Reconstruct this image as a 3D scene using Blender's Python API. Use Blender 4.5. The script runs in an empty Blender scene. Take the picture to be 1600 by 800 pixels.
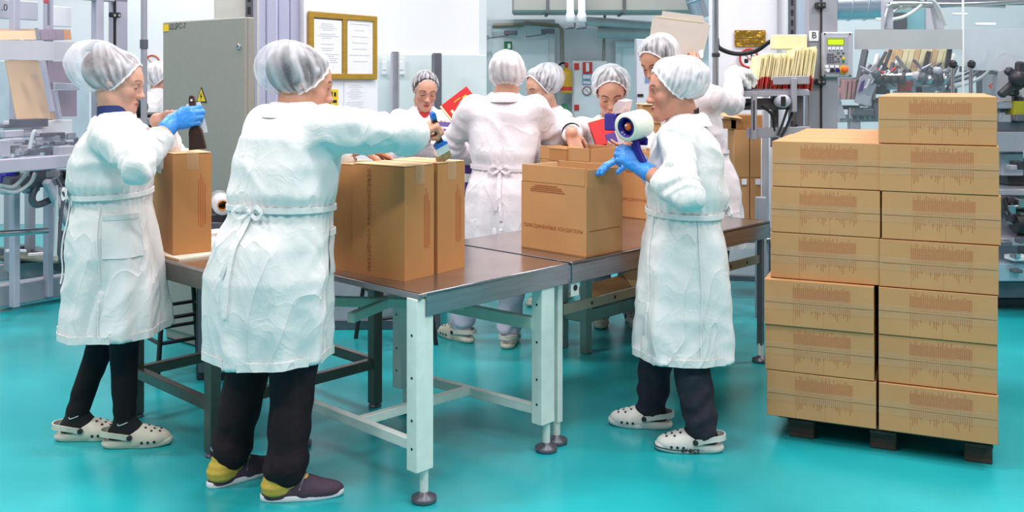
import bpy, bmesh, math, random
import numpy as np
from mathutils import Vector, Matrix
from mathutils.bvhtree import BVHTree

# ------------------------------------------------------------------ camera, world, light
F, HOR, CAMZ = 1530.0, 125.0, 1.5          # focal length in px of the 1600x800 frame, horizon row, eye height
scene = bpy.context.scene
COL = scene.collection
cam = bpy.data.cameras.new('camera'); camo = bpy.data.objects.new('camera', cam); COL.objects.link(camo)
cam.sensor_width = 36; cam.lens = 36 * F / 1600; cam.shift_y = -(400 - HOR) / 1600
camo.location = (0, 0, CAMZ); camo.rotation_euler = (math.pi / 2, 0, 0); scene.camera = camo
cam.clip_start = .05

world = bpy.data.worlds.new('World'); scene.world = world; world.use_nodes = True
bg = world.node_tree.nodes['Background']
bg.inputs[0].default_value = (.93, .97, 1, 1); bg.inputs[1].default_value = .27

def lamp(x, y, z, sx, sy, power, col=(1, .98, .97)):
    l = bpy.data.lights.new('ceiling_tube', 'AREA'); l.shape = 'RECTANGLE'; l.size = sx; l.size_y = sy
    l.energy = power; l.color = col
    o = bpy.data.objects.new('ceiling_tube', l); COL.objects.link(o); o.location = (x, y, z)
    return o
for yy in (0.6, 3.0, 5.6, 8.6):            # rows of fluorescent ceiling lamps
    for xx in (-3.4, 0.0, 3.4):
        lamp(xx, yy, 4.3, 1.3, .35, 98)
vs = scene.view_settings
vs.view_transform = 'Standard'; vs.look = 'None'; vs.gamma = 1; vs.use_curve_mapping = False; vs.exposure = -.26

# ------------------------------------------------------------------ placing helpers
def P(px, py, Y): return np.array([(px - 800) / F * Y, Y, CAMZ - (py - HOR) / F * Y])
def G(px, py, z=0.0):
    Y = F * (CAMZ - z) / (py - HOR); return np.array([(px - 800) / F * Y, Y, z])
U1 = np.array([.69, .724, 0]); U2 = np.array([-.724, .69, 0])
K0 = G(655, 460, .75); K0[2] = 0
def T(u, v, z=0.0): return K0 + U1 * u + U2 * v + np.array([0, 0, z])
ANG1 = math.atan2(U1[1], U1[0])

# ------------------------------------------------------------------ materials
def lin(h):
    h = h.lstrip('#'); c = [int(h[i:i + 2], 16) / 255 for i in (0, 2, 4)]
    return tuple(x / 12.92 if x <= .04045 else ((x + .055) / 1.055) ** 2.4 for x in c)
MATS = {}
def mat(name, col, rough=.5, metal=0., var=.08, vscale=8., bump=0., bscale=60., spec=.5, stretch=(1, 1, 1), coat=0., sub=0.):
    if name in MATS: return MATS[name]
    m = bpy.data.materials.new(name); m.use_nodes = True; nt = m.node_tree; b = nt.nodes['Principled BSDF']
    c = lin(col) if isinstance(col, str) else col
    tc = nt.nodes.new('ShaderNodeTexCoord'); mp = nt.nodes.new('ShaderNodeMapping'); mp.inputs['Scale'].default_value = stretch
    nt.links.new(tc.outputs['Object'], mp.inputs[0])
    nz = nt.nodes.new('ShaderNodeTexNoise'); nz.inputs['Scale'].default_value = vscale; nz.inputs['Detail'].default_value = 5
    nt.links.new(mp.outputs[0], nz.inputs['Vector'])
    rp = nt.nodes.new('ShaderNodeValToRGB'); e = rp.color_ramp.elements
    e[0].position = .3; e[1].position = .7
    e[0].color = tuple(max(0, x * (1 - var)) for x in c) + (1,); e[1].color = tuple(min(1, x * (1 + var)) for x in c) + (1,)
    nt.links.new(nz.outputs[0], rp.inputs[0]); nt.links.new(rp.outputs[0], b.inputs['Base Color'])
    b.inputs['Roughness'].default_value = rough; b.inputs['Metallic'].default_value = metal
    b.inputs['Specular IOR Level'].default_value = spec; b.inputs['Coat Weight'].default_value = coat
    if sub:
        b.inputs['Subsurface Weight'].default_value = sub; b.inputs['Subsurface Radius'].default_value = (.02, .008, .005)
    if bump:
        n2 = nt.nodes.new('ShaderNodeTexNoise'); n2.inputs['Scale'].default_value = bscale; n2.inputs['Detail'].default_value = 4
        nt.links.new(mp.outputs[0], n2.inputs['Vector'])
        bp = nt.nodes.new('ShaderNodeBump'); bp.inputs['Strength'].default_value = bump; bp.inputs['Distance'].default_value = .01
        nt.links.new(n2.outputs[0], bp.inputs['Height']); nt.links.new(bp.outputs[0], b.inputs['Normal'])
    MATS[name] = m; return m
def mat_clear(name, col, alpha, rough=.05, var=0., vscale=10., detail=4):
    """thin see-through sheet: part clear, part gloss, part pale film"""
    if name in MATS: return MATS[name]
    m = bpy.data.materials.new(name); m.use_nodes = True; nt = m.node_tree
    out = nt.nodes['Material Output']; b = nt.nodes['Principled BSDF']
    b.inputs['Base Color'].default_value = lin(col) + (1,); b.inputs['Roughness'].default_value = rough
    tr = nt.nodes.new('ShaderNodeBsdfTransparent'); mx = nt.nodes.new('ShaderNodeMixShader')
    nt.links.new(tr.outputs[0], mx.inputs[1]); nt.links.new(b.outputs[0], mx.inputs[2]); nt.links.new(mx.outputs[0], out.inputs[0])
    mx.inputs[0].default_value = alpha
    if var:
        tc = nt.nodes.new('ShaderNodeTexCoord'); nz = nt.nodes.new('ShaderNodeTexNoise'); nz.inputs['Scale'].default_value = vscale
        nz.inputs['Detail'].default_value = detail; nt.links.new(tc.outputs['Object'], nz.inputs['Vector'])
        mr = nt.nodes.new('ShaderNodeMapRange'); mr.inputs[1].default_value = .3; mr.inputs[2].default_value = .7
        mr.inputs[3].default_value = max(0, alpha - var); mr.inputs[4].default_value = min(1, alpha + var)
        nt.links.new(nz.outputs[0], mr.inputs[0]); nt.links.new(mr.outputs[0], mx.inputs[0])
    MATS[name] = m; return m
def mat_emit(name, col, strength):
    m = bpy.data.materials.new(name); m.use_nodes = True; b = m.node_tree.nodes['Principled BSDF']
    b.inputs['Base Color'].default_value = lin(col) + (1,); b.inputs['Emission Color'].default_value = lin(col) + (1,)
    b.inputs['Emission Strength'].default_value = strength; MATS[name] = m; return m

STEEL = mat('brushed_steel', '#9a9aa0', .3, .9, .12, 6, stretch=(1, 1, 12))
TABLETOP = mat('tabletop_steel', '#a79a95', .2, .85, .14, 5, bump=.04, bscale=120)
ALU = mat('machine_grey', '#a3a3ae', .45, .25, .05, 4)
ALU2 = mat('machine_light', '#b9b8c4', .45, .15, .05, 4)
DARKM = mat('machine_dark', '#3c3a41', .45, .3, .15, 8)
MIDM = mat('machine_mid', '#6c6c76', .4, .5, .12, 9)
CHROME = mat('bright_steel', '#c9cad0', .18, 1., .05, 9)
WPAINT = mat('white_paint', '#e8ede6', .4, 0, .05, 18)
BLACK = mat('black_paint', '#1d1b1e', .5, 0, .2, 12)
RUBBER = mat('black_rubber', '#1a191c', .6, 0, .2, 15)
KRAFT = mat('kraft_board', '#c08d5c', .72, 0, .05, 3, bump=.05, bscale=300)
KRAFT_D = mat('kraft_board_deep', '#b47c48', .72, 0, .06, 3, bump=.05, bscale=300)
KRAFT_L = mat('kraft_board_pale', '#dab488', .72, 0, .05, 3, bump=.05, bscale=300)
KRAFT_E = mat('kraft_cut_edge', '#8d6540', .85, 0, .2, 60)
INK = mat('red_brown_ink', '#9c4f2c', .7, 0, .1, 40)
INK2 = mat('orange_red_ink', '#c0481f', .7, 0, .1, 40)
TAPE = mat_clear('clear_tape', '#d9c3a2', .15, .1, .1, 18)
PAPER = mat('white_paper', '#eeedf2', .7, 0, .03, 5)
PAPERINK = mat('grey_print', '#a4a5b4', .7, 0, .1, 60)
WHITEP = mat('white_plastic', '#ecebee', .35, 0, .03, 6)
GREENP = mat('green_plastic', '#1f7a4c', .4, 0, .1, 10)
REDP = mat('red_print', '#d3161c', .35, 0, .06, 14)
REDS = mat('red_sign', '#d8352f', .5, 0, .05, 10)
YEL = mat('yellow_sign', '#e7c21d', .45, 0, .05, 10)
ORANGE = mat('orange_plastic', '#e2651c', .35, 0, .06, 10)
BLUEP = mat('blue_violet_plastic', '#2c238a', .25, 0, .1, 14)
BLUE = mat('blue_plastic', '#2e74d4', .35, 0, .08, 14)
PURPLE = mat('purple_print', '#4a2a86', .4, 0, .1, 14)
CREAM = mat('cream_board', '#ecdfb4', .7, 0, .06, 10)
REDB = mat('red_board', '#b23a32', .6, 0, .12, 20)
GLASS = mat_clear('guard_glass', '#cfe0ea', .05, .03)
GLASS2 = mat_clear('guard_glass_violet', '#cfd0ea', .09, .03)
FROST = mat_clear('frosted_film', '#d3cfda', .88, .35, .06, 3)
FROST2 = mat_clear('frosted_film_grey', '#b9b9bd', .9, .3, .06, 3)
FILM = mat_clear('stretch_film', '#e6e6ea', .75, .15, .15, 12)

# ------------------------------------------------------------------ mesh helpers
def link(o, parent=None):
    COL.objects.link(o)
    if parent is not None: o.parent = parent
    return o
def mesh_obj(name, verts, faces, m, parent=None, smooth=False, mats=None, fmat=None):
    me = bpy.data.meshes.new(name); me.from_pydata([tuple(map(float, v)) for v in verts], [], [tuple(map(int, f)) for f in faces])
    me.update()
    for x in (mats or [m]): me.materials.append(x)
    if fmat is not None: me.polygons.foreach_set('material_index', np.array(fmat, dtype=np.int32))
    if smooth: me.polygons.foreach_set('use_smooth', np.ones(len(me.polygons), dtype=bool))
    return link(bpy.data.objects.new(name, me), parent)
def fix_normals(o):
    bm = bmesh.new(); bm.from_mesh(o.data); bmesh.ops.recalc_face_normals(bm, faces=bm.faces); bm.to_mesh(o.data); bm.free(); return o
def tag(o, label=None, cat=None, group=None, kind=None):
    if label: o['label'] = label
    if cat: o['category'] = cat
    if group: o['group'] = group
    if kind: o['kind'] = kind
    return o
def empty(name, loc=(0, 0, 0), rz=0., label=None, cat=None, group=None):
    o = bpy.data.objects.new(name, None); COL.objects.link(o); o.location = tuple(map(float, loc)); o.rotation_euler = (0, 0, rz)
    o.empty_display_size = .05
    return tag(o, label, cat, group)

class MB:
    """collects shapes into one mesh"""
    def __init__(s): s.v = []; s.f = []; s.sm = []
    def add(s, vs_, fs, smooth=False):
        n = len(s.v); s.v += [tuple(map(float, v)) for v in vs_]; s.f += [tuple(i + n for i in f) for f in fs]; s.sm += [smooth] * len(fs); return s
    def box(s, c, d, rz=0., bev=.0, R=None):
        """bevelled box, centre c, full dims d"""
        hx, hy, hz = d[0] / 2, d[1] / 2, d[2] / 2; b = min(bev, hx * .9, hy * .9, hz * .9)
        if b <= 0:
            vs_ = [(x, y, z) for x in (-hx, hx) for y in (-hy, hy) for z in (-hz, hz)]
            fs = [(0, 1, 3, 2), (4, 6, 7, 5), (0, 4, 5, 1), (2, 3, 7, 6), (0, 2, 6, 4), (1, 5, 7, 3)]
        else:
            vs_ = []; ix = {}
            for sx in (-1, 1):
                for sy in (-1, 1):
                    for sz in (-1, 1):
                        for a in range(3):
                            p = [sx * (hx - b), sy * (hy - b), sz * (hz - b)]; p[a] = (sx * hx, sy * hy, sz * hz)[a]
                            ix[(sx, sy, sz, a)] = len(vs_); vs_.append(tuple(p))
            fs = []
            for a in range(3):
                o1, o2 = [(1, 2), (2, 0), (0, 1)][a]
                for sg in (-1, 1):
                    q = []
                    for s1, s2 in ((-1, -1), (1, -1), (1, 1), (-1, 1)):
                        k = [0, 0, 0]; k[a] = sg; k[o1] = s1; k[o2] = s2; q.append(ix[(k[0], k[1], k[2], a)])
                    fs.append(tuple(q if sg > 0 else q[::-1]))
            for a in range(3):   # edges along axis a
                o1, o2 = [(1, 2), (2, 0), (0, 1)][a]
                for s1 in (-1, 1):
                    for s2 in (-1, 1):
                        k0 = [0, 0, 0]; k0[a] = -1; k0[o1] = s1; k0[o2] = s2; k1 = list(k0); k1[a] = 1
                        q = [ix[(*k0, o1)], ix[(*k1, o1)], ix[(*k1, o2)], ix[(*k0, o2)]]
                        fs.append(tuple(q[::-1] if s1 * s2 > 0 else q))
            for sx in (-1, 1):
                for sy in (-1, 1):
                    for sz in (-1, 1):
                        q = [ix[(sx, sy, sz, 0)], ix[(sx, sy, sz, 1)], ix[(sx, sy, sz, 2)]]
                        fs.append(tuple(q if sx * sy * sz > 0 else q[::-1]))
        c = np.array(c, float)
        if R is None:
            cz, sz_ = math.cos(rz), math.sin(rz); R = np.array([[cz, -sz_, 0], [sz_, cz, 0], [0, 0, 1]])
        return s.add([c + R @ np.array(v) for v in vs_], fs)
    def beam(s, a, b, w, h, bev=.003, up=(0, 0, 1)):
        """rectangular bar from a to b"""
        a = np.array(a, float); b = np.array(b, float); d = b - a; L = np.linalg.norm(d); d = d / L
        up = np.array(up, float)
        if abs(d @ up) > .98: up = np.array([1., 0, 0])
        x = np.cross(up, d); x /= np.linalg.norm(x); z = np.cross(d, x)
        return s.box((a + b) / 2, (w, L, h), bev=bev, R=np.stack([x, d, z], 1))
    def tube(s, pts, r, n=8, closed=False, caps=True):
        pts = [np.array(p, float) for p in pts]; m = len(pts)
        rs = r if hasattr(r, '__len__') else [r] * m
        vs_ = []; prev = None
        for i in range(m):
            t = pts[min(i + 1, m - 1)] - pts[max(i - 1, 0)]; t = t / (np.linalg.norm(t) + 1e-9)
            if prev is None:
                u = np.cross(t, (0, 0, 1)) if abs(t[2]) < .9 else np.cross(t, (1, 0, 0))
            else: u = prev - t * (prev @ t)
            u = u / np.linalg.norm(u); prev = u; w = np.cross(t, u)
            for k in range(n):
                a = 2 * math.pi * k / n; vs_.append(pts[i] + (u * math.cos(a) + w * math.sin(a)) * rs[i])
        fs = [(i * n + k, i * n + (k + 1) % n, (i + 1) * n + (k + 1) % n, (i + 1) * n + k) for i in range(m - 1) for k in range(n)]
        s.add(vs_, fs, True)
        if caps: s.add([vs_[k] for k in range(n)][::-1], [tuple(range(n))]); s.add(vs_[-n:], [tuple(range(n))])
        return s
    def cyl(s, a, b, r, n=16, r2=None): return s.tube([a, b], [r, r if r2 is None else r2], n)
    def lathe(s, c, axis, prof, n=20):
        """prof: (radius, height) pairs along axis"""
        c = np.array(c, float); ax = np.array(axis, float); ax /= np.linalg.norm(ax)
        u = np.cross(ax, (0, 0, 1)) if abs(ax[2]) < .9 else np.cross(ax, (1, 0, 0)); u /= np.linalg.norm(u); w = np.cross(ax, u)
        vs_ = [c + ax * h + (u * math.cos(2 * math.pi * k / n) + w * math.sin(2 * math.pi * k / n)) * r for r, h in prof for k in range(n)]
        fs = [(i * n + k, i * n + (k + 1) % n, (i + 1) * n + (k + 1) % n, (i + 1) * n + k) for i in range(len(prof) - 1) for k in range(n)]
        return s.add(vs_, fs, True)
    def prism(s, poly, axis_vec):
        """extrude a planar polygon of 3d points by axis_vec"""
        n = len(poly); av = np.array(axis_vec, float); p = [np.array(q, float) for q in poly]
        nrm = sum((np.cross(p[i], p[(i + 1) % n]) for i in range(n)), np.zeros(3))
        if nrm @ av > 0: p = p[::-1]
        vs_ = p + [q + av for q in p]
        fs = [tuple(range(n)), tuple(range(2 * n - 1, n - 1, -1))] + [(i, i + n, (i + 1) % n + n, (i + 1) % n) for i in range(n)]
        return s.add(vs_, fs)
    def build(s, name, m, parent=None):
        o = mesh_obj(name, s.v, s.f, m, parent)
        o.data.polygons.foreach_set('use_smooth', np.array(s.sm, dtype=bool)); return o
def bx(name, m, parent, c, d, rz=0., bev=.004): return MB().box(c, d, rz, bev).build(name, m, parent)
def bm_(name, m, parent, a, b, w, h, bev=.003): return MB().beam(a, b, w, h, bev).build(name, m, parent)
def tb(name, m, parent, pts, r, n=8): return MB().tube(pts, r, n).build(name, m, parent)
def cable(a, b, sag, k=12, side=(0, 0, 0)):
    a = np.array(a, float); b = np.array(b, float); sd = np.array(side, float)
    return [a + (b - a) * t + (np.array([0, 0, -sag]) + sd) * 4 * t * (1 - t) for t in np.linspace(0, 1, k)]
def curve_pts(ctrl, n=24):
    """Catmull-Rom through control points"""
    c = [np.array(p, float) for p in ctrl]; c = [2 * c[0] - c[1]] + c + [2 * c[-1] - c[-2]]; out = []
    seg = len(c) - 3
    for i in range(seg):
        p0, p1, p2, p3 = c[i:i + 4]
        for t in np.linspace(0, 1, max(2, n // seg), endpoint=(i == seg - 1)):
            out.append(.5 * ((2 * p1) + (p2 - p0) * t + (2 * p0 - 5 * p1 + 4 * p2 - p3) * t * t + (3 * p1 - p0 - 3 * p2 + p3) * t ** 3))
    return out
def text(name, body, m, parent, loc, size, R, extrude=.0004, align='CENTER', spacing=1.0):
    """lettering as a mesh; R columns: reading direction, up, outward"""
    c = bpy.data.curves.new(name, 'FONT'); c.body = body; c.size = size; c.extrude = extrude; c.align_x = align; c.align_y = 'CENTER'
    c.space_character = spacing; c.resolution_u = 3
    o = bpy.data.objects.new(name, c); COL.objects.link(o); dg = bpy.context.evaluated_depsgraph_get()
    me = bpy.data.meshes.new_from_object(o.evaluated_get(dg)); bpy.data.objects.remove(o); bpy.data.curves.remove(c)
    me.materials.clear(); me.materials.append(m); me.name = name
    o2 = link(bpy.data.objects.new(name, me), parent)
    M4 = Matrix.Identity(4)
    for i in range(3):
        for j in range(3): M4[i][j] = float(R[i][j])
        M4[i][3] = float(loc[i])
    me.transform(M4); return o2
def frame_R(x, y):
    x = np.array(x, float); x /= np.linalg.norm(x); y = np.array(y, float); y = y - x * (x @ y); y /= np.linalg.norm(y)
    return np.stack([x, y, np.cross(x, y)], 1)
rnd = random.Random(7)
# ------------------------------------------------------------------ the room
def floor_mat():
    m = bpy.data.materials.new('epoxy_floor'); m.use_nodes = True; nt = m.node_tree; b = nt.nodes['Principled BSDF']
    tc = nt.nodes.new('ShaderNodeTexCoord')
    n1 = nt.nodes.new('ShaderNodeTexNoise'); n1.inputs['Scale'].default_value = .9; n1.inputs['Detail'].default_value = 6
    n2 = nt.nodes.new('ShaderNodeTexNoise'); n2.inputs['Scale'].default_value = 40; n2.inputs['Detail'].default_value = 3
    for n in (n1, n2): nt.links.new(tc.outputs['Object'], n.inputs['Vector'])
    rp = nt.nodes.new('ShaderNodeValToRGB'); rp.color_ramp.elements[0].position = .35; rp.color_ramp.elements[1].position = .68
    rp.color_ramp.elements[0].color = lin('#169aa2') + (1,); rp.color_ramp.elements[1].color = lin('#2bb4ba') + (1,)
    nt.links.new(n1.outputs[0], rp.inputs[0]); nt.links.new(rp.outputs[0], b.inputs['Base Color'])
    mr = nt.nodes.new('ShaderNodeMapRange'); mr.inputs[3].default_value = .16; mr.inputs[4].default_value = .34
    nt.links.new(n1.outputs[0], mr.inputs[0]); nt.links.new(mr.outputs[0], b.inputs['Roughness'])
    bp = nt.nodes.new('ShaderNodeBump'); bp.inputs['Strength'].default_value = .05; bp.inputs['Distance'].default_value = .004
    nt.links.new(n2.outputs[0], bp.inputs['Height']); nt.links.new(bp.outputs[0], b.inputs['Normal'])
    b.inputs['Specular IOR Level'].default_value = .55
    return m
tag(bx('floor', floor_mat(), None, (0, 6, -.05), (26, 24, .1), bev=0), 'glossy turquoise epoxy floor', kind='structure')

WALLW = mat('white_wall', '#f3f2f6', .55, 0, .02, 2)
WALLB = mat('pale_blue_wall', '#dbe2e8', .5, 0, .03, 2)
WALLP = mat('lavender_white_wall', '#eeecf4', .5, 0, .02, 2)
PANEL = mat('washable_wall_panel', '#dde8ea', .3, 0, .02, 2)
def st(o, label): return tag(o, label, kind='structure')
def wall(name, m, a, b, z0, z1, th, label):
    """upright slab with its front along a-b; thickness goes back"""
    a = np.array([a[0], a[1], 0.]); b = np.array([b[0], b[1], 0.]); d = (b - a) / np.linalg.norm(b - a); n = np.array([-d[1], d[0], 0])
    o = MB().prism([a + (0, 0, z0), b + (0, 0, z0), b + (0, 0, z1), a + (0, 0, z1)], n * th).build(name, m)
    return st(o, label)
# far back wall, white wall left of it, side returns
wall('wall_back', WALLB, P(757, 0, 10.5)[:2], (9.5, 10.5), 0, 4.4, .1, 'pale blue far wall with doors and pipes')
wall('wall_middle', WALLW, P(588, 0, 8.2)[:2], P(760, 0, 8.2)[:2], 0, 4.4, .1, 'white wall behind the woman in the red shirt')
wall('wall_return', WALLB, P(760, 0, 8.2)[:2], P(757.5, 0, 10.6)[:2], 0, 4.4, .06, 'short wall return beside the far doors')
wall('wall_notice', WALLP, P(470, 0, 6.7)[:2], P(590, 0, 7.35)[:2], 0, 4.4, .08, 'white wall panel carrying the notice board')
wall('wall_left', WALLW, (-9.5, 10.2), P(480, 0, 10.2)[:2], 0, 4.4, .1, 'bright white wall at the far end')
wall('wall_side', WALLW, (8.6, 10.6), (8.6, -2), 0, 4.4, .1, 'white side wall')
wall('wall_side_west', WALLW, (-8.6, -2), (-8.6, 10.6), 0, 4.4, .1, 'white side wall behind the machine')
# washable panel on the middle wall, with bright aluminium posts
st(bx('wall_panel', PANEL, None, ((P(590, 0, 8.15)[0] + P(760, 0, 8.15)[0]) / 2, 8.17, .85), (.905, .03, 1.72), bev=.004), 'pale washable panel on the lower white wall')
for i, (px0, px1, pyt, mm) in enumerate(((612, 624, 81, CHROME), (676, 690, 83, MIDM))):
    x0 = P(px0, 0, 7.95)[0]; x1 = P(px1, 0, 7.95)[0]; zt = P(0, pyt, 7.95)[2]
    e = empty('partition_post', ((x0 + x1) / 2, 7.95, 0), 0, ('bright aluminium partition post left of the woman in red' if i == 0 else 'dark edged aluminium post behind the woman in red'), 'post')
    bx('post_profile', mm, e, (0, 0, zt / 2), (x1 - x0, .06, zt), bev=.006)
    bx('post_edge', CHROME if i else ALU2, e, (-(x1 - x0) * .42, -.035, zt / 2), ((x1 - x0) * .3, .012, zt - .02), bev=.002)
    bx('foot_plate', MIDM, e, (0, 0, .005), (.12, .12, .01), bev=.002)
for k, px in enumerate((601, 628)):
    e = P(px, 103, 8.13); o = empty('wall_switch', (e[0], 8.12, e[2] - .07), 0, ('white wall switch between notice board and bright post' if k == 0 else 'white wall switch just past the bright post'), 'switch')
    bx('switch_plate', WHITEP, o, (0, 0, .07), (.05, .02, .15), bev=.006); bx('rocker', PAPER, o, (0, -.013, .07), (.03, .012, .07), bev=.003)

# column with the brass plaque, right of centre
xc0, xc1 = P(1122, 0, 7.4)[0], P(1214, 0, 7.4)[0]
wall('wall_column', WALLP, (xc0, 7.4), (xc1, 7.4), 0, 4.4, .35, 'white column carrying brass plaque and prohibition sign')
wall('wall_column_side', mat('blue_panel', '#b9c8de', .4, 0, .04, 2), (P(1243, 0, 7.4)[0], 7.42), (P(1262, 0, 7.4)[0], 7.42), 0, 4.4, .1, 'narrow blue panel beside the strut')
wall('wall_strip', WALLP, (P(1216, 0, 7.4)[0], 7.45), (P(1232, 0, 7.4)[0], 7.45), 0, 4.4, .1, 'narrow white strip beside the column')
def slotted_strut(px, Y, w, zb, zt, label):
    X = P(px, 0, Y)[0]; e = empty('slotted_strut', (X, Y, zb), 0, label, 'strut')
    bx('strut_profile', MIDM, e, (0, 0, (zt - zb) / 2), (w, .04, zt - zb), bev=.003)
    bx('strut_lip', ALU, e, (w * .62, -.005, (zt - zb) / 2), (w * .25, .05, zt - zb), bev=.002)
    n = int((zt - zb) / .075)
    for i in range(n): bx('slot', BLACK, e, (-.002, -.0205, .05 + i * .075), (w * .4, .003, .045), bev=.001)
slotted_strut(1237, 7.3, .045, .3, 3.2, 'grey slotted strut right of the white column')
slotted_strut(391, 6.0, .05, .3, 3.2, 'grey slotted strut beside the grey cabinet')
# frosted lavender panel right of the cabinet
lv = mat('lavender_panel', '#c4c6e2', .35, 0, .07, 1.2, stretch=(6, 6, .4))
e = empty('corrugated_panel', P(435, 0, 6.35) * (1, 1, 0), 0, 'lavender corrugated plastic panel between cabinet and notice board', 'panel')
x0, x1 = P(398, 0, 6.35)[0], P(472, 0, 6.35)[0]; w = (x1 - x0) / 4
for i in range(4): bx('panel_strip', lv, e, (x0 + w * (i + .5) - e.location.x, 0, 1.5), (w - .004, .03 + .01 * (i % 2), 3.), bev=.008)
bx('edge_rail', ALU2, e, (x1 - e.location.x, -.01, 1.5), (.016, .06, 3.), bev=.003)

# doors on the far wall
DOORM = mat('door_blue_white', '#d3dfe4', .4, 0, .02, 2)
FRAME = mat('door_frame', '#c3cfd4', .45, 0, .03, 4)
def door(name, pxa, pxb, pyt, Y, label, hinge=None):
    x0, x1 = P(pxa, 0, Y)[0], P(pxb, 0, Y)[0]; zt = P(0, pyt, Y)[2]; xm = (x0 + x1) / 2
    o = empty(name, (xm, Y, 0)); tag(o, label, kind='structure')
    bx('door_leaf', DOORM, o, (0, 0, zt / 2), (x1 - x0 - .02, .05, zt), bev=.006)
    for sx in (-1, 1): bx('door_jamb', FRAME, o, (sx * (x1 - x0) / 2, -.01, zt / 2), (.07, .09, zt), bev=.006)
    bx('door_head', FRAME, o, (0, -.01, zt + .03), (x1 - x0 + .07, .09, .07), bev=.006)
    return o
door('door_1', 764, 862, 40, 10.4, 'wide pale double door on the far wall')
door('door_2', 966, 1000, 74, 10.4, 'narrow pale door on the far wall beside the fire panel')
def closer(px, py, label):
    c = P(px, py, 10.25); o = empty('door_closer', (c[0], c[1], c[2]), 0, label, 'door closer')
    bx('closer_body', MIDM, o, (0, 0, 0), (.14, .05, .05), bev=.008); bm_('closer_arm', MIDM, o, (-.02, -.01, -.03), (-.24, -.02, -.06), .02, .012)
    MB().cyl((-.24, -.02, -.08), (-.24, -.02, -.03), .015).build('pivot', CHROME, o)
closer(798, 51, 'dark door closer at the top of the double door')
closer(856, 49, 'grey door closer at the corner of the double door')
# exit sign
c = P(794, 75, 10.3); o = empty('exit_sign', c, 0, 'small green exit sign with white running figure', 'sign')
bx('sign_plate', GREENP, o, (0, 0, 0), (.085, .012, .14), bev=.002); bx('arrow', PAPER, o, (.01, -.008, .02), (.03, .004, .05), bev=.001); bx('door_mark', PAPER, o, (-.015, -.008, -.03), (.025, .004, .04), bev=.001)
# white fire cabinet with signs
x0, x1 = P(894, 0, 10.3)[0], P(948, 0, 10.3)[0]; zt, zb = P(0, 95, 10.3)[2], 0.5
o = empty('fire_cabinet', ((x0 + x1) / 2, 10.3, zb), 0, 'white fire hose cabinet with red and blue signs', 'cabinet')
Wd = x1 - x0; Hd = zt - zb
bx('cabinet_body', WHITEP, o, (0, .05, Hd / 2), (Wd, .12, Hd), bev=.008)
bx('upper_door', PAPER, o, (0, -.018, Hd * .74), (Wd - .03, .016, Hd * .5), bev=.006); bx('lower_door', PAPER, o, (0, -.018, Hd * .24), (Wd - .03, .016, Hd * .44), bev=.006)
def plate(name, m, par, px, py, w, h, Y=10.26): 
    c = P(px, py, Y); return bx(name, m, par, (c[0] - par.location.x, c[1] - par.location.y, c[2] - par.location.z), (w, .006, h), bev=.001)
plate('red_sign', REDS, o, 901, 104, .05, .07); plate('fire_sign', REDS, o, 918, 106, .1, .12); plate('sign_symbol', PAPER, o, 918, 105, .035, .09, 10.255)
bs = mat('blue_print', '#8f9fce', .6, 0, .1, 50)
plate('blue_notice', bs, o, 917, 120, .095, .06); plate('blue_notice', bs, o, 917, 129, .095, .045); plate('red_sign', REDS, o, 901, 168, .05, .06)
plate('notice_paper', PAPER, o, 917, 120, .08, .04, 10.252); plate('notice_paper', PAPER, o, 917, 129, .08, .025, 10.252)
def ban_sign(name, par, c, r, m_ring, normal=(0, -1, 0), disc=True):
    """round prohibition sign facing -y: ring and slash"""
    if disc: MB().cyl(np.array(c) + (0, .002, 0), np.array(c) + (0, -.002, 0), r, 28).build('sign_disc', PAPER, par)
    pts = [np.array(c) + (math.cos(a) * r * .88, -.004, math.sin(a) * r * .88) for a in np.linspace(0, 2 * math.pi, 29)]
    MB().tube(pts, r * .11, 6).build('sign_ring', m_ring, par)
    MB().beam(np.array(c) + (-r * .6, -.004, r * .6), np.array(c) + (r * .6, -.004, -r * .6), r * .16, .004).build('sign_slash', m_ring, par)
cc = P(917, 142, 10.25) - np.array(o.location); ban_sign('ban', o, cc, .05, mat('dull_red', '#8f4a55', .5))
# fire extinguisher
c = P(885, 128, 10.2); o = empty('fire_extinguisher', (c[0], c[1], c[2] - .12), 0, 'yellow and red fire extinguisher hung beside white cabinet', 'extinguisher')
MB().lathe((0, 0, 0), (0, 0, 1), [(0, 0), (.055, 0), (.062, .02), (.062, .2), (.05, .24), (.02, .26), (.02, .29), (0, .29)]).build('cylinder', mat('extinguisher_yellow', '#d7a32a', .35), o)
MB().lathe((0, 0, 0), (0, 0, 1), [(.0635, .03), (.0635, .07)]).build('red_band', REDS, o)
bx('valve', REDS, o, (0, -.02, .3), (.04, .07, .04), bev=.006)
bx('wall_bracket', MIDM, o, (0, .15, .2), (.04, .32, .03)); tb('hose', RUBBER, o, curve_pts([(0, 0, .31), (-.06, -.02, .31), (-.12, -.02, .2), (-.13, -.02, .02)], 12), .012)
# green coat hanging on far wall
c = P(883, 190, 10.1); o = empty('green_bag', (c[0], c[1], 0), 0, 'green plastic bag hanging beside white fire cabinet', 'bag')
zz = P(0, 165, 10.1)[2]
MB().lathe((0, 0, zz - .55), (0, 0, 1), [(0, 0), (.07, .02), (.1, .15), (.085, .35), (.05, .5), (.02, .56), (0, .57)], 14).build('bag_body', GREENP, o); bx('wall_hook', MIDM, o, (0, .2, zz), (.03, .42, .02))
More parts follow.
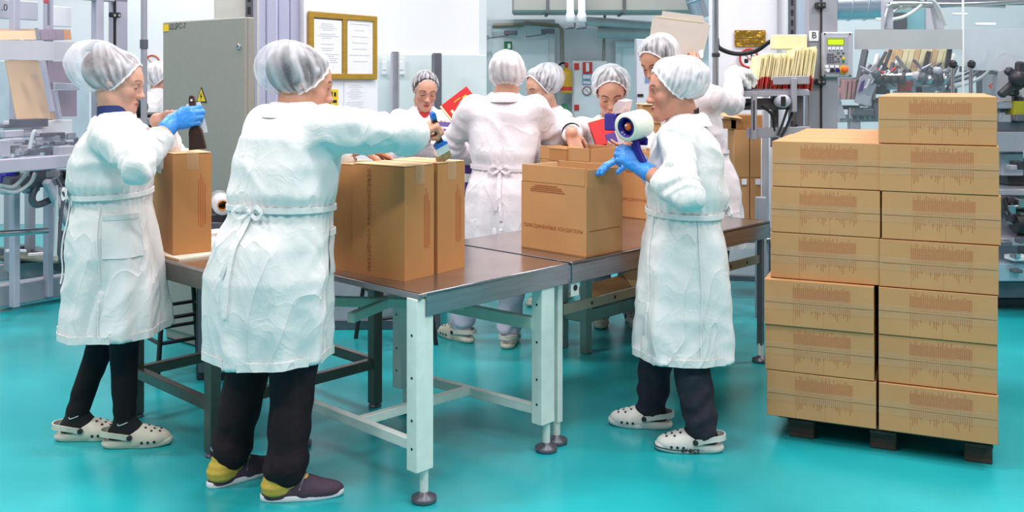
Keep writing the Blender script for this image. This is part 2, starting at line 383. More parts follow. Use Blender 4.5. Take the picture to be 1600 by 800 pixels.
# pipes on far wall
def pipe(name, pts, r, m, label, cat='pipe'):
    pts = curve_pts(pts, 30) if len(pts) > 2 else pts
    o = MB().tube(pts, r, 12).build(name, m); return tag(o, label, cat)
PIPEW = mat('pipe_paint', '#c6ccd0', .4, 0, .08, 6); PIPEB = mat('pipe_brown', '#8a8372', .5, 0, .1, 8)
tag(MB().tube([P(770, 40, 10.3), P(815, 39, 10.3), P(822, 36, 10.3), P(872, 40, 10.3), P(878, 46, 10.3), P(878, 95, 10.3)], .022, 8).build('conduit_pipe', PIPEB), 'thin brown conduit running over the double door', 'pipe')
tag(MB().tube([P(945, 20, 10.3), P(943, 95, 10.3)], .016, 8).build('thin_pipe', PIPEB), 'thin upright pipe above the fire cabinet', 'pipe')
tag(MB().tube([P(934, 16, 10.2), P(968, 16, 10.2), P(970, 10, 10.2)], .028, 8).build('valve_pipe', DARKM), 'short dark valve pipe under the ceiling duct', 'pipe')
tag(MB().tube([P(915, 33, 10.2), P(1030, 42, 10.2)], .05, 12).build('insulated_pipe', PIPEW), 'upper grey pipe running level on the far wall', 'pipe')
o = tag(MB().tube([P(934, 51, 10.2), P(1060, 53, 10.2)], .058, 12).build('wall_pipe', mat('pipe_grey', '#a9b3b6', .4)), 'lower grey pipe with rounded end on the far wall', 'pipe')
for i, px in enumerate((891, 909)):
    c = P(px, 0, 9.4); zt = 3.1; zb = P(0, 36, 9.4)[2]
    o = empty('drop_pipe', (c[0], c[1], zb), 0, ('white valve pipe hanging under the duct, nearer the double door' if i == 0 else 'white valve pipe hanging under the duct, nearer the fire cabinet'), 'pipe')
    MB().lathe((0, 0, 0), (0, 0, 1), [(0, 0), (.03, 0), (.045, .02), (.045, .08), (.036, .1), (.036, zt - zb)], 14).build('pipe_body', WHITEP, o)
    MB().tube([(-.05, 0, -.05), (.04, 0, -.045), (.045, 0, 0)], .012, 6).build('valve_lever', MIDM, o)
# rectangular ceiling duct
a, b = P(815, 10, 9.6), P(1120, -2, 9.6)
o = empty('ceiling_duct', (0, 9.9, 0), 0, 'grey rectangular ventilation duct along the far wall ceiling', 'duct')
bx('duct_body', mat('duct_grey', '#a9aaa5', .45, .3, .08, 3), o, (1.2, -.05, P(0, 6, 9.6)[2] + .13), (2.4, .5, .42), bev=.02)
for xx in (.35, 1.1, 1.85): bx('duct_flange', MIDM, o, (xx, -.05, P(0, 6, 9.6)[2] + .13), (.03, .53, .45), bev=.004)
# round silver ducts
def round_duct(pts, r, label):
    o = empty('round_duct', pts[0], 0, label, 'duct'); p = [np.array(q) - np.array(pts[0]) for q in pts]
    MB().tube(p, r, 24).build('duct_shell', mat('silver_duct', '#b6c4d2', .25, .8, .05, 3), o)
    d = p[1] - p[0]; L = np.linalg.norm(d); n = max(2, int(L / .12))
    for i in range(1, n):
        q = p[0] + d * i / n; MB().lathe(q, d, [(r, -.012), (r + .01, -.004), (r + .01, .004), (r, .012)], 24).build('duct_rib', MATS['silver_duct'], o)
round_duct([P(1090, -30, 9.0), P(1108, 25, 9.0)], .16, 'silver round duct coming down above the white column')
round_duct([P(1275, 9, 8.5), P(1425, 6, 8.5)], .13, 'ribbed silver round duct behind the guard glass')

# notice board, papers and yellow sign on the notice wall
na, nb = P(470, 0, 6.7), P(590, 0, 7.35); nd = (nb - na)[:2] / np.linalg.norm((nb - na)[:2])
nang = math.atan2(nd[1], nd[0])
def on_notice(px, py, off=0.0):
    k = (px - 800) / F; t = (k * na[1] - na[0]) / (nd[0] - k * nd[1]); X = na[0] + nd[0] * t; Y = na[1] + nd[1] * t
    return np.array([X + nd[1] * off, Y - nd[0] * off, CAMZ - (py - HOR) / F * Y])
WOODF = mat('ochre_wood', '#a8811f', .4, 0, .12, 10, stretch=(1, 1, 6))
c = on_notice(534, 73, .012); o = empty('notice_board', c, nang, 'ochre framed notice board with two white documents', 'notice board')
w = np.linalg.norm(on_notice(587, 73) - on_notice(482, 73)); h = on_notice(534, 22)[2] - on_notice(534, 124)[2]
bx('backing', mat('board_backing', '#8c8590', .6), o, (0, 0, 0), (w - .02, .012, h - .02))
for sx in (-1, 0, 1): bx('frame_upright', WOODF, o, (sx * (w / 2 - .02), -.008, 0), (.042, .028, h), bev=.004)
for sz in (-1, 1): bx('frame_rail', WOODF, o, (0, -.0085, sz * (h / 2 - .02)), (w, .028, .042), bev=.004)
def doc(par, cx, cz, dw, dh, y, lines, seed):
    p = bx('document', PAPER, par, (cx, y, cz), (dw, .002, dh), bev=0); r = random.Random(seed); q = MB()
    for i in range(lines):
        z = cz + dh * (.42 - .8 * i / lines); L = dw * r.uniform(.35, .8)
        if r.random() < .25: continue
        q.box((cx - dw * .05 * r.random(), y - .0016, z), (L, .0008, dh * .008))
    q.build('print_lines', PAPERINK, p)
doc(o, -w * .235, -.01, w * .40, h * .83, -.01, 22, 1); doc(o, w * .245, 0, w * .39, h * .84, -.01, 7, 2)
c = on_notice(555, 158, .004); o = empty('wall_document', c, nang, 'white printed sheet on the wall below the notice board', 'document')
doc(o, 0, 0, .24, .27, 0, 16, 3)
c = on_notice(519, 153, .006); o = empty('warning_sign', c, nang, 'yellow warning sign with black symbol below the notice board', 'sign')
bx('sign_plate', YEL, o, (0, 0, 0), (.105, .004, .12), bev=.001)
for (x, z, ww, hh) in ((-.02, .02, .03, .05), (.02, .025, .02, .03), (.015, -.025, .045, .02), (-.03, -.03, .015, .03)): bx('sign_symbol', BLACK, o, (x, -.003, z), (ww, .002, hh), bev=.001)

# brass plaque and prohibition sign on the column
c = P(1172, 60, 7.385); o = empty('brass_plaque', c, 0, 'crumpled brass plaque on the white column', 'plaque')
brass = mat('brass_foil', '#c79a3e', .25, .9, .15, 14, bump=.9, bscale=22)
bx('plaque_plate', brass, o, (0, 0, 0), (.235, .012, .125), bev=.004)
for i, (L, z) in enumerate(((.06, .028), (.19, 0), (.12, -.034))):
    bx('engraved_line', mat('brass_ink', '#6e5420', .5), o, (0, -.0062, z), (L, .001, .008), bev=0)
c = P(1170, 91, 7.38); o = empty('prohibition_sign', c, 0, 'red ring prohibition sign under the brass plaque', 'sign')
ban_sign('ban', o, (0, 0, 0), .078, REDS)
for (x, z, ww, hh) in ((-.02, -.02, .03, .03), (.02, .01, .012, .05), (.035, .0, .01, .04)): bx('sign_symbol', BLACK, o, (x, -.004, z), (ww, .002, hh), bev=.001)
tag(MB().tube(curve_pts([P(1120, 60, 7.1), P(1124, 75, 7.1), P(1150, 84, 7.1), P(1180, 80, 7.0), P(1205, 64, 6.9), P(1230, 57, 6.8), P(1262, 62, 6.4)], 36), .016, 8).build('black_cable', RUBBER), 'thick black cable hanging across the white column', 'cable')
o = empty('steel_pipe_post', (P(1118, 0, 7.0)[0], 7.0, 0), 0, 'slim steel pipe post in front of the white column', 'post')
MB().cyl((0, 0, 0), (0, 0, 3.0), .022).build('post_tube', CHROME, o); bx('clamp', DARKM, o, (.0, -.01, P(0, 86, 7.0)[2]), (.05, .05, .03), bev=.004); bx('foot_plate', MIDM, o, (0, 0, .005), (.12, .12, .01))
# white document holder behind the tall worker
c = P(1000, 120, 8.6); o = empty('white_display_panel', (c[0], c[1], 0), 0, 'upright white panel with blue print behind the tall worker', 'panel')
zt = P(0, 61, 8.6)[2]; bx('panel_sheet', WALLP, o, (.03, 0, zt / 2), (.13, .03, zt), bev=.004); bx('panel_edge', ALU2, o, (-.04, 0, zt / 2), (.012, .05, zt))
bx('print', bs, o, (.06, -.018, P(0, 122, 8.6)[2]), (.04, .004, .09), bev=0); bx('latch', BLACK, o, (.0, -.02, P(0, 149, 8.6)[2]), (.05, .02, .025), bev=.003)

# electrical cabinet
R0 = P(385, 0, 5.2); ca = math.atan2(-.62, .78)
o = empty('electrical_cabinet', (R0[0] - .39 * .78, R0[1] + .39 * .62, 0), ca, 'tall grey electrical cabinet with yellow warning triangle', 'cabinet')
CABM = mat('cabinet_grey', '#96938c', .5, .1, .03, 60, bump=.05, bscale=400)
Wc, Hc = .78, P(0, 25, 5.2)[2]
bx('cabinet_body', CABM, o, (0, .03, Hc / 2), (Wc, .045, Hc - .01), bev=.006); bx('cabinet_door', CABM, o, (0, .0, Hc / 2 + .03), (Wc - .006, .022, Hc - .07), bev=.006)
bx('plinth', DARKM, o, (0, .03, .03), (Wc - .02, .04, .06))
zk = P(0, 73, 5.25)[2]; MB().lathe((.34, -.011, zk), (0, -1, 0), [(.016, 0), (.016, .008), (.011, .01), (0, .01)], 16).build('lock', CHROME, o); bx('key_slot', BLACK, o, (.34, -.0225, zk), (.004, .002, .012), bev=0)
bx('label_tag', YEL, o, (-.35, -.0125, Hc - .04), (.06, .003, .04), bev=0)
text('lettering', 'ЩЦРС-7', mat('pencil_grey', '#4a4844', .7), o, (-.24, -.0118, Hc - .035), .045, frame_R((1, 0, 0), (0, 0, 1)), .0002)
tx, tz = .0, P(0, 152, 5.4)[2]
def tri(r, y, m, n): 
    pts = [(tx + r * math.cos(a), y, tz + r * math.sin(a)) for a in (math.pi / 2, math.pi * 7 / 6, math.pi * 11 / 6)]
    MB().prism(pts, (0, .002, 0)).build(n, m, o)
tri(.058, -.0135, BLACK, 'triangle_border'); tri(.045, -.0150, YEL, 'triangle_face')
MB().prism([(tx + .004, -.0165, tz + .026), (tx - .01, -.0165, tz + .002), (tx, -.0165, tz + .004), (tx - .003, -.0165, tz - .016), (tx + .01, -.0165, tz + .009), (tx + .001, -.0165, tz + .008)], (0, .0015, 0)).build('lightning_mark', BLACK, o)
o = empty('upper_cabinet', P(362, 0, 6.1) * (1, 1, 0), 0, 'pale cabinet rising behind the grey electrical cabinet', 'cabinet')
bx('cabinet_body', mat('pale_cabinet', '#cfcbc6', .5), o, (0, .12, 1.2), (.22, .25, 2.4), bev=.006); bx('cabinet_door', mat('pale_cabinet', ''), o, (0, -.01, 1.3), (.2, .015, 2.1), bev=.004)
# slim pole in front of the far white wall
o = empty('support_pole', (P(225, 0, 5.9)[0], 5.9, 0), 0, 'slim grey pole beside the cabinet', 'pole')
MB().cyl((0, 0, 0), (0, 0, 3.2), .019, 12).build('pole_tube', ALU, o); MB().cyl((0, 0, P(0, 76, 5.9)[2]), (0, 0, P(0, 62, 5.9)[2]), .024, 12).build('sleeve', MIDM, o); bx('foot_plate', MIDM, o, (0, 0, .005), (.12, .12, .01))
# round sign on far white wall
c = P(238, 98, 10.1); o = empty('wall_sign', c, 0, 'orange ring sign on the far white wall beside the pole', 'sign'); ban_sign('ban', o, (0, 0, 0), .085, mat('orange_red', '#e2562b', .5))
# ------------------------------------------------------------------ things given in room coordinates
class Thing:
    def __init__(s, name, loc, label, cat, group=None):
        s.l = np.array([float(loc[0]), float(loc[1]), float(loc[2]) if len(loc) > 2 else 0.]); s.o = empty(name, s.l, 0, label, cat, group)
    def box(s, n, m, c, d, rz=0., bev=.004, par=None, R=None): return MB().box(np.array(c) - s.l, d, rz, bev, R).build(n, m, par or s.o)
    def beam(s, n, m, a, b, w, h, bev=.003, par=None): return MB().beam(np.array(a) - s.l, np.array(b) - s.l, w, h, bev).build(n, m, par or s.o)
    def tube(s, n, m, pts, r, k=8, par=None): return MB().tube([np.array(p) - s.l for p in pts], r, k).build(n, m, par or s.o)
    def cyl(s, n, m, a, b, r, k=16, r2=None, par=None): return MB().cyl(np.array(a) - s.l, np.array(b) - s.l, r, k, r2).build(n, m, par or s.o)
    def lathe(s, n, m, c, ax, prof, k=20, par=None): return MB().lathe(np.array(c) - s.l, ax, prof, k).build(n, m, par or s.o)
    def prism(s, n, m, poly, av, par=None): return MB().prism([np.array(p) - s.l for p in poly], av).build(n, m, par or s.o)

# ------------------------------------------------------------------ packing tables
def foot(par, x, y, zt):
    MB().cyl((x, y, .02), (x, y, zt), .016, 10).build('foot_rod', WPAINT, par)
    MB().lathe((x, y, 0), (0, 0, 1), [(0, .0), (.042, 0), (.045, .006), (.045, .018), (.02, .026), (.014, .04), (0, .04)], 18).build('foot_pad', MIDM, par)
t = empty('packing_table', T(0, 0), ANG1, 'steel topped packing table on white painted legs in the foreground', 'table')
bx('tabletop', TABLETOP, t, (.405, .45, .742), (.806, .9, .016), bev=.003)
bx('front_apron', STEEL, t, (.42, .006, .708), (.772, .012, .085), bev=.002)
bx('side_rim', STEEL, t, (.006, .45, .738), (.012, .9, .024), bev=.002)
bx('rear_apron', STEEL, t, (.405, .894, .708), (.80, .012, .07), bev=.002)
for (x, y) in ((.035, .035), (.69, .035), (.60, .80), (.035, .80)):
    l = bx('leg', WPAINT, t, (x, y - .022, .425), (.078, .012, .61), bev=.003)
    for sx in (-1, 1): bx('leg_flange', WPAINT, l, (x + sx * .036, y + .004, .425), (.006, .05, .61), bev=.002)
    for z in (.2, .3, .45, .6): MB().cyl((x - .039, y, z), (x - .0402, y, z), .005, 8).build('bolt_hole', BLACK, l)
    foot(t, x + .018, y, .15)
bm_('stretcher', WPAINT, t, (.05, .06, .19), (.05, .78, .19), .03, .04); bm_('stretcher', WPAINT, t, (.68, .06, .17), (.62, .78, .17), .03, .04)
bm_('cross_stretcher', WPAINT, t, (.05, .42, .19), (.65, .42, .175), .03, .036)
bm_('upper_rail', mat('pale_green_paint', '#b7cdbf', .45, 0, .05, 12), t, (.66, .06, .52), (.61, .78, .52), .03, .05)
bm_('upper_rail', MATS['pale_green_paint'], t, (.08, .5, .57), (.62, .75, .55), .03, .04); bm_('upper_rail', MATS['pale_green_paint'], t, (.60, .4, .55), (.2, .8, .57), .03, .04)

t = empty('packing_table', T(0, 0), ANG1, 'long steel packing table in front of the worker with the tape gun', 'table')
bx('tabletop', TABLETOP, t, (1.645, .375, .742), (1.63, .75, .016), bev=.003)
bx('front_apron', STEEL, t, (1.645, .006, .706), (1.63, .012, .088), bev=.002); bx('rear_apron', STEEL, t, (1.645, .744, .712), (1.63, .012, .07), bev=.002)
bx('end_apron', STEEL, t, (2.454, .375, .706), (.012, .75, .088), bev=.002)
bx('seam_strip', MIDM, t, (.824, .375, .7505), (.006, .74, .003), bev=.001)
bx('bracket', WPAINT, t, (.86, .012, .64), (.05, .006, .07), bev=.002); MB().cyl((.86, .009, .64), (.86, .0075, .64), .013, 12).build('bracket_hole', BLACK, t)
for (x, y) in ((.80, .06), (2.43, .04), (2.43, .70)):
    bx('leg', WPAINT if x < 1 else MIDM, t, (x, y, .40), (.03, .045 if x < 1 else .03, .62), bev=.003); foot(t, x, y, .1)
rail = mat('olive_steel', '#8b8c7c', .4, .5, .08, 8)
bm_('perforated_rail', rail, t, (.82, .04, .55), (2.43, .04, .55), .012, .045)
for i in range(9): MB().cyl((1.0 + i * .16, .0335, .55), (1.0 + i * .16, .0325, .55), .008, 8).build('rail_hole', BLACK, t)

t = empty('shelf_bench', T(1.9, .79), ANG1, 'steel bench with slatted lower shelf behind the long table', 'table')
bx('tabletop', TABLETOP, t, (.6, .11, .737), (1.24, .22, .016), bev=.003); bx('front_apron', STEEL, t, (.6, .004, .7), (1.24, .012, .06), bev=.002)
gs = mat('green_grey_steel', '#7f938c', .4, .5, .08, 8)
for (x, y) in ((.02, .03), (1.18, .03), (.02, .2), (1.18, .2)):
    bx('leg', gs, t, (x, y, .365), (.05, .05, .73), bev=.004)
    MB().cyl((x - .01, y - .0255, .25), (x - .01, y - .027, .25), .008, 8).build('bolt', DARKM, t)
bm_('shelf_rail', gs, t, (.02, .03, .2), (1.18, .03, .2), .02, .07); bm_('shelf_rail', gs, t, (.02, .03, .2), (.02, .2, .2), .02, .07)
bm_('shelf_rail', gs, t, (.02, .2, .2), (1.18, .2, .2), .02, .07); bm_('shelf_rail', gs, t, (1.18, .03, .2), (1.18, .2, .2), .02, .07)
for i in range(3): bm_('shelf_slat', STEEL, t, (.03, .07 + i * .05, .235), (1.17, .07 + i * .05, .235), .035, .008)
sheet = Thing('cardboard_sheet', T(2.05, .95, .26), 'folded cardboard lying on the slatted lower shelf', 'cardboard')
sheet.prism('board', KRAFT, [T(1.95, .82, .27), T(2.35, .80, .27), T(2.45, .97, .33), T(2.0, .98, .31)], (0, 0, .006))
sheet.prism('folded_flap', KRAFT_L, [T(2.35, .80, .275), T(2.52, .78, .30), T(2.6, .95, .37), T(2.45, .97, .335)], (0, 0, .006))

DST = mat('dark_steel', '#6c6861', .35, .7, .1, 8)
t = empty('steel_table', T(-.29, .925), ANG1, 'dark steel table carrying the carton beside the woman with blue glove', 'table')
Wx, Wy = .90, .74
bx('tabletop', TABLETOP, t, (Wx / 2, Wy / 2, .742), (Wx, Wy, .016), bev=.003)
for (a, b) in (((0, .006), (Wx, .006)), ((0, Wy - .006), (Wx, Wy - .006)), ((.006, .01), (.006, Wy)), ((Wx - .006, .01), (Wx - .006, Wy))):
    bm_('apron', DST, t, (*a, .70), (*b, .70), .012, .07)
for x in (.04, Wx - .04):
    for y in (.04, Wy - .04):
        bx('leg', DST, t, (x, y, .375), (.05, .05, .72), bev=.004); MB().lathe((x, y, 0), (0, 0, 1), [(0, 0), (.03, 0), (.03, .008), (.012, .014), (.012, .03)], 14).build('foot_pad', MIDM, t)
for (a, b) in (((.04, .04), (Wx - .04, .04)), ((.04, Wy - .04), (Wx - .04, Wy - .04)), ((.04, .04), (.04, Wy - .04)), ((Wx - .04, .04), (Wx - .04, Wy - .04))):
    bm_('stretcher', DST, t, (*a, .2), (*b, .2), .035, .045)
s = Thing('cream_board', T(.0, 1.55, .752), 'cream coloured board lying under the carton on the dark steel table', 'board')
s.prism('sheet', mat('cream_sheet', '#e9e0cf', .6), [T(-.27, 1.2, .7505), T(.12, 1.2, .7505), T(.12, 1.62, .7505), T(-.27, 1.62, .7505)], (0, 0, .008))
s.prism('edge_strip', KRAFT_L, [T(-.272, 1.2, .7506), T(-.268, 1.2, .7506), T(-.268, 1.62, .7506), T(-.272, 1.62, .7506)], (0, 0, .007))

# ------------------------------------------------------------------ black stools
def stool(c, rz, h, label):
    o = empty('black_stool', c, rz, label, 'stool')
    MB().lathe((0, 0, h - .03), (0, 0, 1), [(0, 0), (.15, 0), (.16, .01), (.16, .022), (.15, .03), (0, .03)], 24).build('seat', BLACK, o)
    q = [(sx * .11, sy * .11, h - .03) for sx in (-1, 1) for sy in (-1, 1)]
    for p in q: tb('leg', BLACK, o, [p, (p[0] * 1.6, p[1] * 1.6, .0)], .013)
    for z in (.18, .3):
        k = 1 + .6 * (1 - z / h)
        for (i, j) in ((0, 1), (1, 3), (3, 2), (2, 0)): tb('rung', BLACK, o, [(q[i][0] * k, q[i][1] * k, z), (q[j][0] * k, q[j][1] * k, z)], .01)
stool(G(585, 545) + (.1, .15, 0), .5, .62, 'black stool under the table between dark and white legs')
stool(G(286, 578) + (-.04, .05, 0), .7, .62, 'black stool behind the dark steel table near the carton')
o = Thing('grey_bin', G(560, 520), 'pale grey equipment box standing behind the stool under the table', 'box')
c = G(565, 515); o.box('bin_body', ALU2, c + (0, .2, .22), (.5, .4, .44), bev=.01); o.box('bin_lid', ALU, c + (0, .2, .45), (.52, .42, .03), bev=.006); o.box('kick_strip', MIDM, c + (0, -.003, .03), (.5, .012, .06))
# film roll on a dark shelf below the cabinet
o = Thing('dark_cupboard', P(345, 0, 5.0) * (1, 1, 0), 'low dark cupboard under the film roll', 'cupboard')
zs = P(0, 330, 5.0)[2]; c = P(355, 0, 5.05); o.box('cupboard_body', DARKM, (c[0] + .03, c[1] - .03, zs / 2), (.28, .26, zs), bev=.006); o.box('cupboard_door', MIDM, (c[0] + .03, c[1] - .167, zs / 2), (.25, .014, zs - .08), bev=.003)
c = P(345, 316, 4.98); o = Thing('film_roll', (c[0], c[1], zs), 'white stretch film roll with brown core beside the woman with belt', 'roll')
ax = np.array([.35, -.94, 0]); r0 = c[2] - zs
o.lathe('film', FILM, c - ax * .14, ax, [(.02, 0), (r0, 0), (r0, .28), (.024, .28)], 28); o.lathe('core', KRAFT_D, c - ax * .145, ax, [(.024, .29), (.027, .29), (.027, 0), (.021, 0), (.021, .29), (.024, .29)], 24)
o = Thing('white_tray', P(332, 372, 4.75), 'white paper pad on the table behind the tall carton', 'paper')
c = P(338, 376, 4.7); o.box('pad', PAPER, (c[0], c[1], .76), (.16, .12, .02), .6, bev=.002); o.box('pad_cover', WHITEP, (c[0] + .01, c[1], .775), (.14, .11, .006), .75, bev=.001)

# ------------------------------------------------------------------ cartons
def soft_box(mb, d, bulge=.0, bev=.004, z0=0.):
    """carton shell: faces subdivided and slightly bowed, origin at bottom centre"""
    n = 4; hx, hy, hz = d[0] / 2, d[1] / 2, d[2] / 2
    for ax in range(3):
        for sg in (-1, 1):
            o1, o2 = [(1, 2), (2, 0), (0, 1)][ax]; h = (hx, hy, hz); vs_ = []
            for i in range(n + 1):
                for j in range(n + 1):
                    a, b = -1 + 2 * i / n, -1 + 2 * j / n; p = [0, 0, 0]
                    p[ax] = sg * (h[ax] + bulge * (1 - a * a) * (1 - b * b)); p[o1] = a * h[o1]; p[o2] = b * h[o2]; p[2] += hz + z0; vs_.append(p)
            fs = []
            for i in range(n):
                for j in range(n):
                    q = (i * (n + 1) + j, (i + 1) * (n + 1) + j, (i + 1) * (n + 1) + j + 1, i * (n + 1) + j + 1); fs.append(q if sg > 0 else q[::-1])
            mb.add(vs_, fs)
    return mb
def frame_from(near, ld, rd):
    """rotation angle: local -x/+y ... local x runs along rd, local y along ld (ld is 90 degrees left of rd)"""
    return math.atan2(rd[1], rd[0])
TXT = 'ОБЪЕДИНЕННЫЕ КОНДИТЕРЫ'
def tall_carton(near, ang, wl, wr, h, label, vertical_text=True):
    """closed carton standing on end; local x from the near corner along the right face, local y along the left face"""
    c, s_ = math.cos(ang), math.sin(ang); ctr = np.array(near) + np.array([c, s_, 0]) * wr / 2 + np.array([-s_, c, 0]) * wl / 2
    o = empty('carton', ctr, ang, label, 'carton', 'tall closed cartons on the packing tables')
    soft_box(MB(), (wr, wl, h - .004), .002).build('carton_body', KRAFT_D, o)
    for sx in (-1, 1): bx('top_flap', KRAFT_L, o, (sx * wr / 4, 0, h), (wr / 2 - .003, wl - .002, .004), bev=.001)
    bx('sealing_tape', TAPE, o, (0, 0, h + .0028), (.05, wl + .004, .0012), bev=0)
    for sy in (-1, 1): bx('sealing_tape', TAPE, o, (0, sy * (wl / 2 + .0026), h - .035), (.05, .001, .07), bev=0)
    # printed lines on the narrow faces (local -y) and lettering on the broad face (local -x)
    for i, (L, dz) in enumerate(((.20, 0), (.23, .01), (.21, 0), (.17, -.01))):
        bx('printed_line', INK2, o, (wr * .16 + i * .0095, -wl / 2 - .0024, h * .5 + dz), (.0016, .0006, L), bev=0)
    if vertical_text:
        text('lettering', TXT, INK, o, (-wr / 2 - .0022, wl * .17, h * .5), .0235, frame_R((0, 0, -1), (0, -1, 0)), .0002, spacing=1.12)
    return o
rd = np.array([.6, .8, 0]); ab = math.atan2(.8, .6)
n1 = G(632, 440, .7502)
tall_carton(n1, ab, .275, .165, .427, 'nearest tall carton on the packing table, lettering down its broad side')
tall_carton(n1 + rd * .186, ab, .275, .165, .427, 'tall carton touched by the brush, right of the nearest one')
tall_carton(n1 + np.array([-.8, .6, 0]) * .285 + rd * .01, ab, .275, .165, .42, 'tall carton half hidden behind the woman with belt')
n2 = G(270, 399, .7595); aa = math.atan2(.59, .81)
tall_carton(n2, aa, .29, .165, .428, 'tall carton in front of the woman with the blue glove', False)

def open_carton(near, wl, wr, h, fl, label, ang=ANG1, lettering=True):
    """open top carton with raised flaps"""
    c, s_ = math.cos(ang), math.sin(ang); ctr = np.array(near) + np.array([c, s_, 0]) * wr / 2 + np.array([-s_, c, 0]) * wl / 2
    o = empty('open_carton', ctr, ang, label, 'carton', 'open cartons on the packing tables'); t_ = .004
    bx('bottom', KRAFT_D, o, (0, 0, .003), (wr, wl, .005), bev=0)
    for sx in (-1, 1):
        bx('side_panel', KRAFT, o, (sx * (wr / 2 - t_ / 2), 0, h / 2 + .001), (t_, wl, h - .002), bev=.001)
        R = Matrix.Rotation(sx * .05, 3, 'Y'); bx('flap', KRAFT, o, (sx * (wr / 2 - t_ / 2 + .002), 0, h + fl / 2), (t_ * .9, wl - .012, fl), bev=.001)
    for sy in (-1, 1):
        bx('end_panel', KRAFT, o, (0, sy * (wl / 2 - t_ / 2), h / 2 + .001), (wr - 2 * t_, t_, h - .002), bev=.001)
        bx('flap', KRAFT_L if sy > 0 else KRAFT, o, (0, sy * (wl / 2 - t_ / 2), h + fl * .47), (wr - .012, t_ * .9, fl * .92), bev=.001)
    if lettering:
        text('lettering', TXT, INK, o, (-wr / 2 - .0006, 0, h * .35), .0215, frame_R((0, -1, 0), (0, 0, 1)), .0002, spacing=1.05)
        for i, (L, dy) in enumerate(((.13, 0), (.17, -.005), (.19, .0), (.2, -.01))):
            bx('printed_line', INK, o, (-wr / 2 - .0014, .04 + dy, h * .955 - i * .0085), (.0006, L, .003), bev=0)
        bx('printed_line', INK, o, (.0, -wl / 2 - .0006, h * .36), (wr * .85, .0006, .003), bev=0)
    return o
open_carton(G(916, 403, .7505), .375, .25, .30, .075, 'open carton under the blue gloved hands')
open_carton(np.array([.85, 5.114, .7505]), .37, .25, .29, .075, 'open carton standing behind the tape gun, partly hidden')
open_carton(np.array([.411, 5.136, .7505]), .36, .25, .32, .07, 'open carton the young woman reaches into', lettering=False)
# flat carton blanks between the open cartons
o = Thing('flat_box', P(880, 240, 5.4), 'flat brown box with purple stripe beside the reaching hand', 'box')
c = P(878, 241, 5.35); o.box('box_body', KRAFT_D, c, (.13, .2, .065), .7, bev=.003); o.box('purple_stripe', PURPLE, c + (.06, -.09, 0), (.022, .03, .066), .7, bev=.001); o.box('lid', KRAFT, c + (0, 0, .036), (.135, .205, .008), .7, bev=.002)
o = Thing('purple_box', P(742, 268, 5.9), 'purple and white chocolate box stack beside the worker with tied belt', 'box')
c = P(742, 272, 5.9); 
for i in range(3): o.box('packed_box', PURPLE if i % 2 == 0 else WHITEP, c + (0, 0, -.07 + i * .055), (.16, .16, .052), .3, bev=.003)
o.box('gold_print', YEL, c + (.02, -.085, -.02), (.03, .012, .02), .3, bev=.001)
o2 = Thing('side_bench', P(742, 0, 5.9) * (1, 1, 0), 'steel side bench under the purple boxes', 'table'); zt_ = c[2] - .1
o2.box('bench_top', TABLETOP, (c[0] + .0, 6.1, zt_ - .01), (.5, .7, .02)); 
for sx in (-1, 1):
    for sy in (-1, 1): o2.box('leg', MIDM, (c[0] + sx * .22, 6.1 + sy * .3, (zt_ - .02) / 2), (.04, .04, zt_ - .02))

